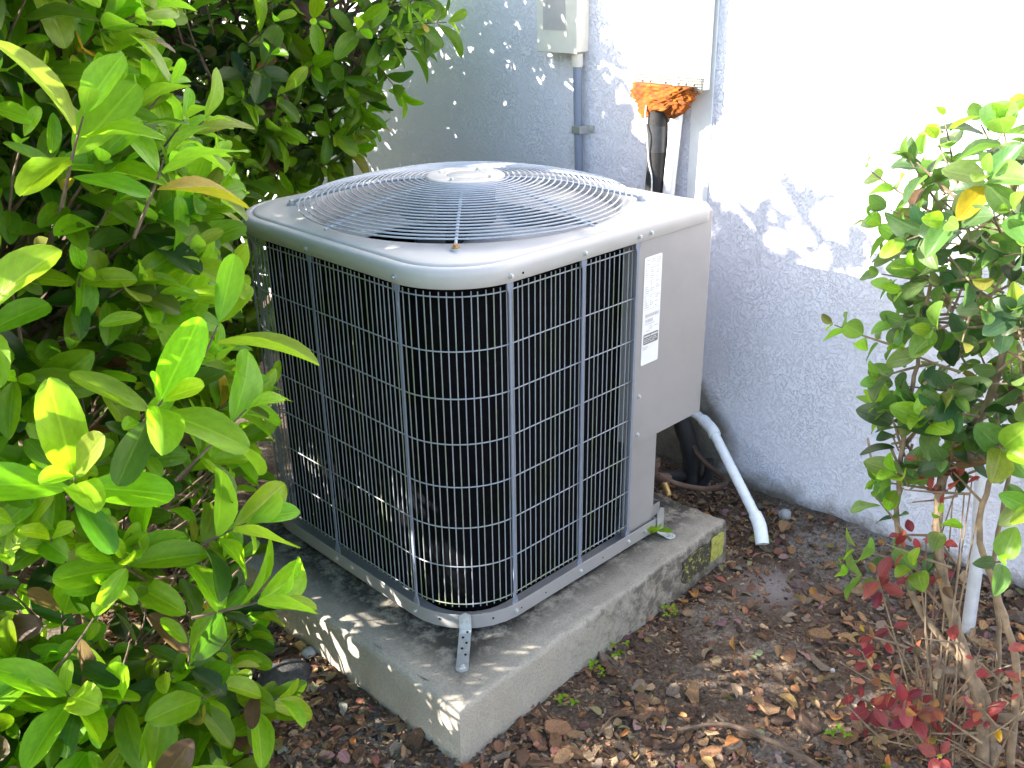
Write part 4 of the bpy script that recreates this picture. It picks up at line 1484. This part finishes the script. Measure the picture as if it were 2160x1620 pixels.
# right-hand shrub: thin stems, round pointed leaves
PALR = ((0.034, 0.066, 0.034), (0.080, 0.135, 0.055), (0.14, 0.225, 0.055), (0.22, 0.36, 0.03))
lobesR = [((0.600, -0.690, 0.90), (0.17, 0.17, 0.12)), ((0.640, -0.720, 0.77), (0.20, 0.20, 0.15)), ((0.575, -0.645, 0.66), (0.10, 0.10, 0.08)), ((0.62, -0.69, 0.60), (0.12, 0.10, 0.07)), ((0.535, -0.610, 0.47), (0.055, 0.06, 0.05)), ((0.57, -0.69, 0.48), (0.05, 0.05, 0.04))]
def heroR(r, leaves, twigs):
    for p, d, L, n, sz in (((0.515, -0.565, 0.665), (-0.05, 0.9, 0.05), 0.10, 5, 0.042), ((0.53, -0.58, 0.90), (-0.1, 0.8, 0.35), 0.12, 5, 0.045), ((0.55, -0.61, 0.95), (0.0, 0.3, 0.7), 0.10, 5, 0.045),
                        ((0.52, -0.58, 0.84), (-0.1, 0.8, 0.3), 0.10, 5, 0.045), ((0.518, -0.618, 0.255), (-0.2, 0.75, 0.1), 0.06, 3, 0.06), ((0.515, -0.61, 0.34), (-0.1, 0.5, 0.5), 0.06, 3, 0.055), ((0.53, -0.69, 0.33), (-0.4, -0.1, 0.6), 0.07, 4, 0.04),
                        ((0.57, -0.78, 0.30), (-0.5, -0.3, 0.4), 0.06, 3, 0.05), ((0.525, -0.64, 0.42), (-0.4, 0.2, 0.3), 0.06, 4, 0.06), ((0.53, -0.66, 0.53), (-0.5, 0.1, 0.3), 0.06, 4, 0.065), ((0.52, -0.62, 0.57), (-0.2, 0.6, -0.1), 0.06, 4, 0.06), ((0.56, -0.74, 0.52), (-0.5, -0.3, 0.2), 0.06, 4, 0.06), ((0.535, -0.675, 0.24), (-0.4, 0.2, 0.3), 0.05, 3, 0.05), ((0.515, -0.60, 0.20), (-0.1, 0.6, -0.1), 0.05, 3, 0.055), ((0.58, -0.80, 0.42), (-0.5, -0.2, 0.2), 0.05, 4, 0.05), ((0.60, -0.70, 0.96), (0.0, -0.1, 0.9), 0.08, 5, 0.045), ((0.55, -0.63, 0.40), (-0.3, 0.6, 0.0), 0.06, 4, 0.05)):
        shoot(r, Vector(p), Vector(d), L, n, sz, leaves, twigs, 'ovate', 1.15, PALR, (20, 50))
stemsR = [([(0.571, -0.831, -0.16), (0.566, -0.806, -0.015), (0.555, -0.760, 0.097), (0.545, -0.706, 0.234), (0.545, -0.675, 0.353), (0.56, -0.673, 0.468), (0.60, -0.71, 0.60), (0.61, -0.70, 0.80), (0.60, -0.68, 0.95)], 0.0135, 0.004),
          ([(0.556, -0.765, 0.075), (0.533, -0.680, 0.161), (0.524, -0.641, 0.241), (0.519, -0.616, 0.335), (0.517, -0.606, 0.43), (0.518, -0.604, 0.542), (0.53, -0.60, 0.66), (0.54, -0.60, 0.82)], 0.0065, 0.003),
          ([(0.60, -0.87, -0.16), (0.585, -0.845, 0.091), (0.565, -0.79, 0.245), (0.56, -0.744, 0.347), (0.57, -0.745, 0.468), (0.62, -0.77, 0.62), (0.65, -0.75, 0.8)], 0.0075, 0.003),
          ([(0.585, -0.85, -0.16), (0.572, -0.80, 0.03), (0.535, -0.735, 0.06), (0.50, -0.74, 0.07)], 0.0095, 0.007),
          ([(0.66, -0.80, -0.16), (0.665, -0.79, 0.05), (0.64, -0.755, 0.25), (0.67, -0.74, 0.45), (0.68, -0.72, 0.7)], 0.006, 0.003),
          ([(0.578, -0.835, -0.02), (0.60, -0.90, 0.01), (0.62, -0.96, 0.0)], 0.0085, 0.006)]
shrub('leggy_shrub', 'leggy shrub with bare tan stems and round green leaves at the right edge', 'shrub', (0.571, -0.831, GZ), None, 31, lobesR, 118, 60, 0.053, 'ovate', 0.85, PALR, stemsR, 'barkpale', heroR, 0.024, (2, 4), (0.03, 0.07), 0.25, 0.45, twig_r=(0.0013, 0.0026))

# red-leaved seedling around the foot of the right-hand shrub
PALRED = ((0.14, 0.024, 0.034), (0.27, 0.040, 0.058), (0.34, 0.075, 0.075), (0.32, 0.13, 0.06))
def red(r, leaves, twigs):
    spots = [(0.57, -0.70, 0.43), (0.56, -0.68, 0.37), (0.53, -0.66, 0.30), (0.50, -0.62, 0.19), (0.51, -0.64, 0.122), (0.54, -0.66, 0.20), (0.47, -0.66, -0.02), (0.44, -0.68, -0.06), (0.49, -0.70, 0.03),
             (0.50, -0.74, 0.02), (0.46, -0.74, -0.05), (0.52, -0.76, -0.06), (0.43, -0.73, -0.09), (0.48, -0.78, -0.08), (0.52, -0.82, 0.00), (0.55, -0.80, 0.08), (0.46, -0.70, 0.05), (0.56, -0.86, 0.06), (0.58, -0.88, 0.14), (0.50, -0.69, -0.07)]
    spots += [(0.55, -0.69, 0.46), (0.55, -0.66, 0.44), (0.54, -0.67, 0.40), (0.53, -0.65, 0.33), (0.55, -0.70, 0.28), (0.54, -0.69, 0.24), (0.49, -0.64, 0.10), (0.48, -0.62, 0.04), (0.51, -0.70, 0.10), (0.53, -0.74, 0.14), (0.45, -0.64, -0.04), (0.47, -0.72, 0.00), (0.50, -0.78, -0.02), (0.54, -0.84, -0.02)]
    for q in spots:
        p = Vector(q) + Vector((r.gauss(0, 0.012), r.gauss(0, 0.012), r.gauss(0, 0.01)))
        d = Vector((r.uniform(-0.9, 0.0), r.uniform(-0.3, 0.7), r.uniform(0.0, 0.7)))
        shoot(r, p, d, r.uniform(0.03, 0.07), r.randint(2, 4), r.uniform(0.024, 0.040), leaves, twigs, 'small', r.uniform(0.5, 1.1), PALRED, (10, 45))
        a = Vector((0.545 + r.gauss(0, 0.015), -0.755 + r.gauss(0, 0.02), GZ - 0.01))
        md = p.lerp(a, 0.45) + Vector((r.gauss(0, 0.02), r.gauss(0, 0.02), 0.02))
        twigs.append(([p - d.normalized() * 0.04, md, a], 0.0012, 0.0022))
    for k in range(16):                                     # bare wiry twigs
        a = Vector((0.55 + r.gauss(0, 0.03), -0.77 + r.gauss(0, 0.04), GZ))
        b = a + Vector((r.uniform(-0.22, 0.12), r.uniform(-0.2, 0.2), r.uniform(0.03, 0.3)))
        twigs.append(([a, a.lerp(b, 0.5) + Vector((r.gauss(0, 0.02), r.gauss(0, 0.02), 0.02)), b], 0.002, 0.0008))
shrub('red_leaved_seedling', 'wiry seedling with small crimson leaves at the foot of the right shrub', 'plant', (0.55, -0.76, GZ), None, 33, [((0.5, -0.7, 0.0), (0.02, 0.02, 0.02))], 0, 0, 0.03, 'small', bark='barkpale', extra=red)

# ------------------------------------------------------------------ ground litter
CP, SP_ = math.cos(0.0339), math.sin(0.0339)
def on_pad(x, y, mg=0.004):
    dx, dy = x + 0.1204, y + 0.1185
    a, b = CP * dx + SP_ * dy, -SP_ * dx + CP * dy
    return -mg < a < PL + mg and -mg < b < PWD + mg

def chip_shape(seed):
    r = random.Random(seed)
    n = r.randint(6, 8)
    el = r.uniform(0.32, 0.65)
    pts = []
    for k in range(n):
        a = 2 * math.pi * k / n + r.uniform(-0.25, 0.25)
        q = r.uniform(0.72, 1.1)
        pts.append((0.5 * math.cos(a) * q, 0.5 * el * math.sin(a) * q))
    th = r.uniform(0.05, 0.13)
    bend = r.uniform(-0.15, 0.25)
    lo_ = [(x, y, bend * x * x * 2 - th / 2 + r.gauss(0, 0.012)) for x, y in pts]
    hi_ = [(x * r.uniform(0.82, 0.98), y * r.uniform(0.82, 0.98), bend * x * x * 2 + th / 2 + r.gauss(0, 0.03)) for x, y in pts]
    v = lo_ + hi_ + [(0, 0, th / 2 + r.gauss(0, 0.03))]
    f = [(i, (i + 1) % n, n + (i + 1) % n, n + i) for i in range(n)] + [(n + i, n + (i + 1) % n, 2 * n) for i in range(n)] + [tuple(range(n - 1, -1, -1))]
    return v, f
CHIPS = [chip_shape(900 + i) for i in range(14)]
CHIPME = []
for v, f in CHIPS:
    me = bpy.data.meshes.new('bark_chip')
    me.from_pydata(v, [], f)
    me.update()
    me.materials.append(M['chip'])
    CHIPME.append(me)
CHIPCOL = [(0.120, 0.068, 0.040), (0.18, 0.098, 0.052), (0.27, 0.155, 0.078), (0.070, 0.043, 0.030), (0.37, 0.245, 0.14), (0.20, 0.148, 0.108), (0.22, 0.112, 0.058)]
CHIPNAME = ['dark brown', 'brown', 'light brown', 'blackish brown', 'tan', 'greyish brown', 'reddish brown']
r = random.Random(44)
def litter_spot(r, dense=True):
    while True:
        x, y = r.uniform(-0.45, 1.12), r.uniform(-1.05, 0.9)
        if on_pad(x, y) or (x > 0.95 and y > 0.35):
            continue
        if (0.3 < x < 1.1 and -0.60 < y < -0.15) and r.random() < 0.6:       # barer earth to the right of the pad
            continue
        return x, y
def visible(x, y):
    a, b, d = project(np.array([[x, y, GZ]]))
    return 0 <= a[0] < 1024 and 0 <= b[0] < 768
def place(x, y):
    if x < -0.12 and y > -0.12:
        return 'between hedge and concrete pad'
    if x > 0.9 and y > -0.45:
        return 'at the foot of the wall by the drain outlet'
    if y > -0.26 and x > 0.1:
        return 'along the mildewed pad flank'
    if x < 0.18:
        return 'in front of the pad corner'
    if y < -0.45 and x < 0.45:
        return 'around the dark root'
    if x > 0.45 and y < -0.5:
        return 'around the foot of the right shrub'
    return 'on the open earth right of the pad'
n = 0
while n < 290:
    x, y = litter_spot(r)
    if not visible(x, y) or x < -0.30 or (x < 0 and y > 0.45):
        continue
    near = y < -0.28 or x < 0.35
    sc = r.uniform(0.032, 0.070) if near else r.uniform(0.018, 0.036)
    ci = r.randrange(len(CHIPME))
    o = link('bark_chip', CHIPME[ci], None)
    sy_ = max(q[1] for q in CHIPS[ci][0]) - min(q[1] for q in CHIPS[ci][0])
    o.location = (x, y, ground_z(x, y) + sc * r.uniform(0.06, 0.16))
    o.rotation_euler = (r.gauss(0, 0.22), r.gauss(0, 0.22), r.uniform(0, 6.28))
    o.scale = (sc, sc * r.uniform(0.8, 1.2), sc)
    c = r.choice(CHIPCOL)
    q = r.uniform(0.75, 1.35)
    o.color = (c[0] * q, c[1] * q, c[2] * q, 1)
    tag(o, '%s %s %s bark chip %s' % ('large' if sc > 0.05 else ('small' if sc < 0.03 else 'middling'), 'narrow' if sy_ < 0.45 else 'broad', CHIPNAME[CHIPCOL.index(c)], place(x, y)), 'bark chip', 'bark chips ' + place(x, y))
    n += 1
vs, fs3, cols, o_ = [], [], [], 0
mv, mf, mc = [], [], []
for k in range(21000):
    x, y = litter_spot(r)
    sc = (r.uniform(0.006, 0.022) if r.random() < 0.8 else r.uniform(0.018, 0.034)) * (1.25 if y < -0.45 or x < 0.1 else 0.9)
    v, f = CHIPS[r.randrange(len(CHIPS))]
    e = Matrix.Translation((x, y, ground_z(x, y) + sc * 0.06)) @ Matrix.Rotation(r.uniform(0, 6.28), 4, 'Z') @ Matrix.Rotation(r.gauss(0, 0.3), 4, 'X') @ Matrix.Rotation(r.gauss(0, 0.3), 4, 'Y') @ Matrix.Diagonal((sc, sc * r.uniform(0.5, 1.1), sc, 1))
    em = np.array(e)
    base_i = len(mv)
    w_ = np.array(v) @ em[:3, :3].T + em[:3, 3]
    mv += w_.tolist()
    mf += [tuple(i + base_i for i in q) for q in f]
    c = r.choice(CHIPCOL)
    q = r.uniform(0.45, 1.25)
    mc += [(c[0] * q, c[1] * q, c[2] * q, 1)] * len(v)
me = bpy.data.meshes.new('bark_mulch')
me.from_pydata(mv, [], mf)
at = me.color_attributes.new('tint', 'FLOAT_COLOR', 'POINT')
at.data.foreach_set('color', np.array(mc, dtype=np.float32).ravel())
me.update()
mu = link('bark_mulch', me, 'chipmass')
mu['kind'] = 'stuff'
mu['label'] = 'fine brown bark mulch covering the bed around the pad'

lit = []
for k in range(2600):
    x, y = litter_spot(r)
    sz = r.uniform(0.010, 0.030)
    c = r.choice([(0.20, 0.11, 0.06), (0.14, 0.08, 0.05), (0.28, 0.16, 0.08), (0.24, 0.17, 0.12), (0.10, 0.06, 0.045)])
    a = r.uniform(0, 6.28)
    lit.append((Leaf('small' if k % 2 else 'broad', r.randrange(7), 'dryleaf', clamp3(tuple(q * r.uniform(0.7, 1.3) for q in c))),
                frame(Vector((x, y, ground_z(x, y) + 0.006 + r.uniform(0, 0.006))), Vector((math.cos(a), math.sin(a), r.gauss(0, 0.25))), Vector((r.gauss(0, 0.35), r.gauss(0, 0.35), 1)), sz, r.uniform(0.7, 1.6))))
ob = leaf_mass('leaf_litter', lit, None)
ob.data.materials[0] = M['drymass']
ob['label'] = 'brown crumbled leaf litter among the mulch'
# fallen leaves lying singly on the mulch
DRYNAME = ['orange', 'tan', 'yellowish', 'dull brown', 'pale buff', 'rusty orange']
DRY = [(0.36, 0.17, 0.045), (0.28, 0.16, 0.07), (0.38, 0.23, 0.08), (0.18, 0.10, 0.055), (0.30, 0.20, 0.12), (0.34, 0.13, 0.035)]
n = 0
while n < 62:
    x, y = r.uniform(-0.28, 1.10), r.uniform(-0.95, 0.42)
    if on_pad(x, y, 0.02) or not visible(x, y):
        continue
    sz = r.uniform(0.024, 0.048)
    o = link('fallen_leaf', leaf_data('small' if r.random() < 0.4 else 'broad', r.randrange(7), 'dryleaf'), None)
    o.location = (x, y, ground_z(x, y) + 0.012 + r.uniform(0, 0.006))
    o.rotation_euler = (r.gauss(0, 0.25), r.gauss(0, 0.3), r.uniform(0, 6.28))
    o.scale = (sz * r.uniform(0.8, 1.5), sz, sz * r.uniform(0.8, 2.8))
    c = r.choice(DRY)
    o.color = (*c, 1)
    tag(o, '%s %s fallen leaf %s' % ('larger' if sz > 0.036 else 'smaller', DRYNAME[DRY.index(c)], place(x, y)), 'leaf', 'fallen leaves ' + place(x, y))
    n += 1

# sticks, root, stones, weeds
def stick(name, pts, ra, rb, label, cat='stick', mat='bark', group=None):
    sp = smooth_path(pts, 6)
    k = len(sp)
    rr = random.Random(len(label) + int(1e4 * abs(pts[0][0])))
    m = MB()
    m.tube([q + Vector((rr.gauss(0, ra * 0.15), rr.gauss(0, ra * 0.15), 0)) for q in sp], [(ra + (rb - ra) * i / (k - 1)) * rr.uniform(0.85, 1.15) for i in range(k)], 7)
    return tag(m.build(name, mat), label, cat, group)
stick('exposed_root', [(0.24, -0.36, GZ - 0.004), (0.31, -0.42, GZ + 0.004), (0.335, -0.50, GZ + 0.005), (0.345, -0.60, GZ + 0.002), (0.33, -0.72, GZ - 0.006)], 0.004, 0.0065, 'thick dark root lying across the mulch in front of the right shrub', 'root')
for k in range(16):
    x, y = litter_spot(r)
    while not visible(x, y) or x < -0.28:
        x, y = litter_spot(r)
    a = r.uniform(0, 6.28)
    L = r.uniform(0.05, 0.16)
    p0 = (x, y, ground_z(x, y) + 0.008)
    p2 = (x + L * math.cos(a), y + L * math.sin(a), GZ + 0.012)
    if on_pad(p2[0], p2[1]) or p2[0] > 1.12:
        continue
    stick('fallen_twig', [p0, ((p0[0] + p2[0]) / 2 + r.gauss(0, 0.006), (p0[1] + p2[1]) / 2 + r.gauss(0, 0.006), GZ + 0.014), p2], r.uniform(0.0018, 0.0036), 0.0012, 'thin brown twig lying ' + place(x, y), 'twig', 'bark', 'twigs lying on the mulch')

def rock(name, loc, rad, seed, mat, label, cat='stone'):
    rr = random.Random(seed)
    bm = bmesh.new()
    bmesh.ops.create_icosphere(bm, subdivisions=3, radius=1)
    ph = [rr.uniform(0, 6) for _ in range(6)]
    for v in bm.verts:
        c = v.co
        k = 1 + 0.08 * math.sin(3 * c.x + ph[0]) + 0.07 * math.sin(4 * c.y + ph[1]) + 0.05 * math.sin(5 * c.z + 4 * c.x + ph[2]) + rr.gauss(0, 0.01)
        v.co = Vector((c.x * rad[0] * k, c.y * rad[1] * k, c.z * rad[2] * (0.8 + 0.2 * k)))
    me = bpy.data.meshes.new(name)
    bm.to_mesh(me)
    bm.free()
    me.shade_smooth()
    return tag(link(name, me, mat, None, loc), label, cat)
o = rock('flat_stone', (-0.235, 0.322, GZ + 0.012), (0.062, 0.050, 0.022), 1, 'stone', 'dark flat oval stone on the mulch left of the pad')
o.rotation_euler.z = -0.8
rock('pebble', (-0.155, 0.345, GZ + 0.018), (0.016, 0.014, 0.012), 2, 'pebble', 'white pebble beside the dark flat stone')
rock('pebble', (1.07, -0.10, GZ + 0.025), (0.019, 0.016, 0.017), 3, 'pebble', 'pale grey pebble at the foot of the wall behind the drain outlet')
rock('pebble', (0.60, -0.50, GZ + 0.012), (0.006, 0.005, 0.005), 4, 'pebble', 'tiny white pebble on the bare earth before the right shrub')

def weed(loc, seed, label, size=0.02, count=4):
    rr = random.Random(seed)
    root = thing('weed', label, 'weed', loc, 'small green weeds around the pad')
    st = MB()
    for k in range(count):
        a = rr.uniform(0, 6.28)
        h = rr.uniform(0.01, 0.03)
        tip = Vector((math.cos(a) * h * 0.8, math.sin(a) * h * 0.8, h))
        st.tube([(0, 0, -0.01), tip * 0.6, tip], 0.0007, 4)
        for q in range(3):
            b = a + q * 2.1
            ld = Vector((math.cos(b), math.sin(b), 0.25))
            o = link('leaf', leaf_data('small', rr.randrange(7), 'leaf'), None, root)
            o.matrix_basis = frame(tip, ld, Vector((0, 0, 1)), size * rr.uniform(0.6, 1.1))
            c = clamp3(tuple(x * rr.uniform(0.7, 1.1) for x in YOUNG))
            o.color = (*c, 1)
    st.build('stalk', 'bark', root)
weed((0.615, 0.005, -0.012), 1, 'green weed growing from under the cabinet edge beside the tie down foot', 0.035, 4)
for k, (x, y, lb_) in enumerate(((0.25, -0.145, 'tiny green weed against the middle of the pad flank'), (0.33, -0.142, 'tiny green weed further along the pad flank'), (0.13, -0.165, 'tiny green weed near the pad front corner'),
                                 (0.52, -0.135, 'tiny green weed by the mildewed pad flank'), (0.93, -0.12, 'small green weed below the yellow label scraps'), (0.97, -0.33, 'small green weed near the foot of the wall'), (0.44, -0.60, 'pale green weed on the earth before the right shrub'), (0.40, -0.72, 'green weed beside the dark root'), (-0.13, -0.15, 'tiny green weed left of the pad front corner'))):
    weed((x, y, ground_z(x, y)), 60 + k, lb_, 0.014, 4)

finish_shrubs(300)
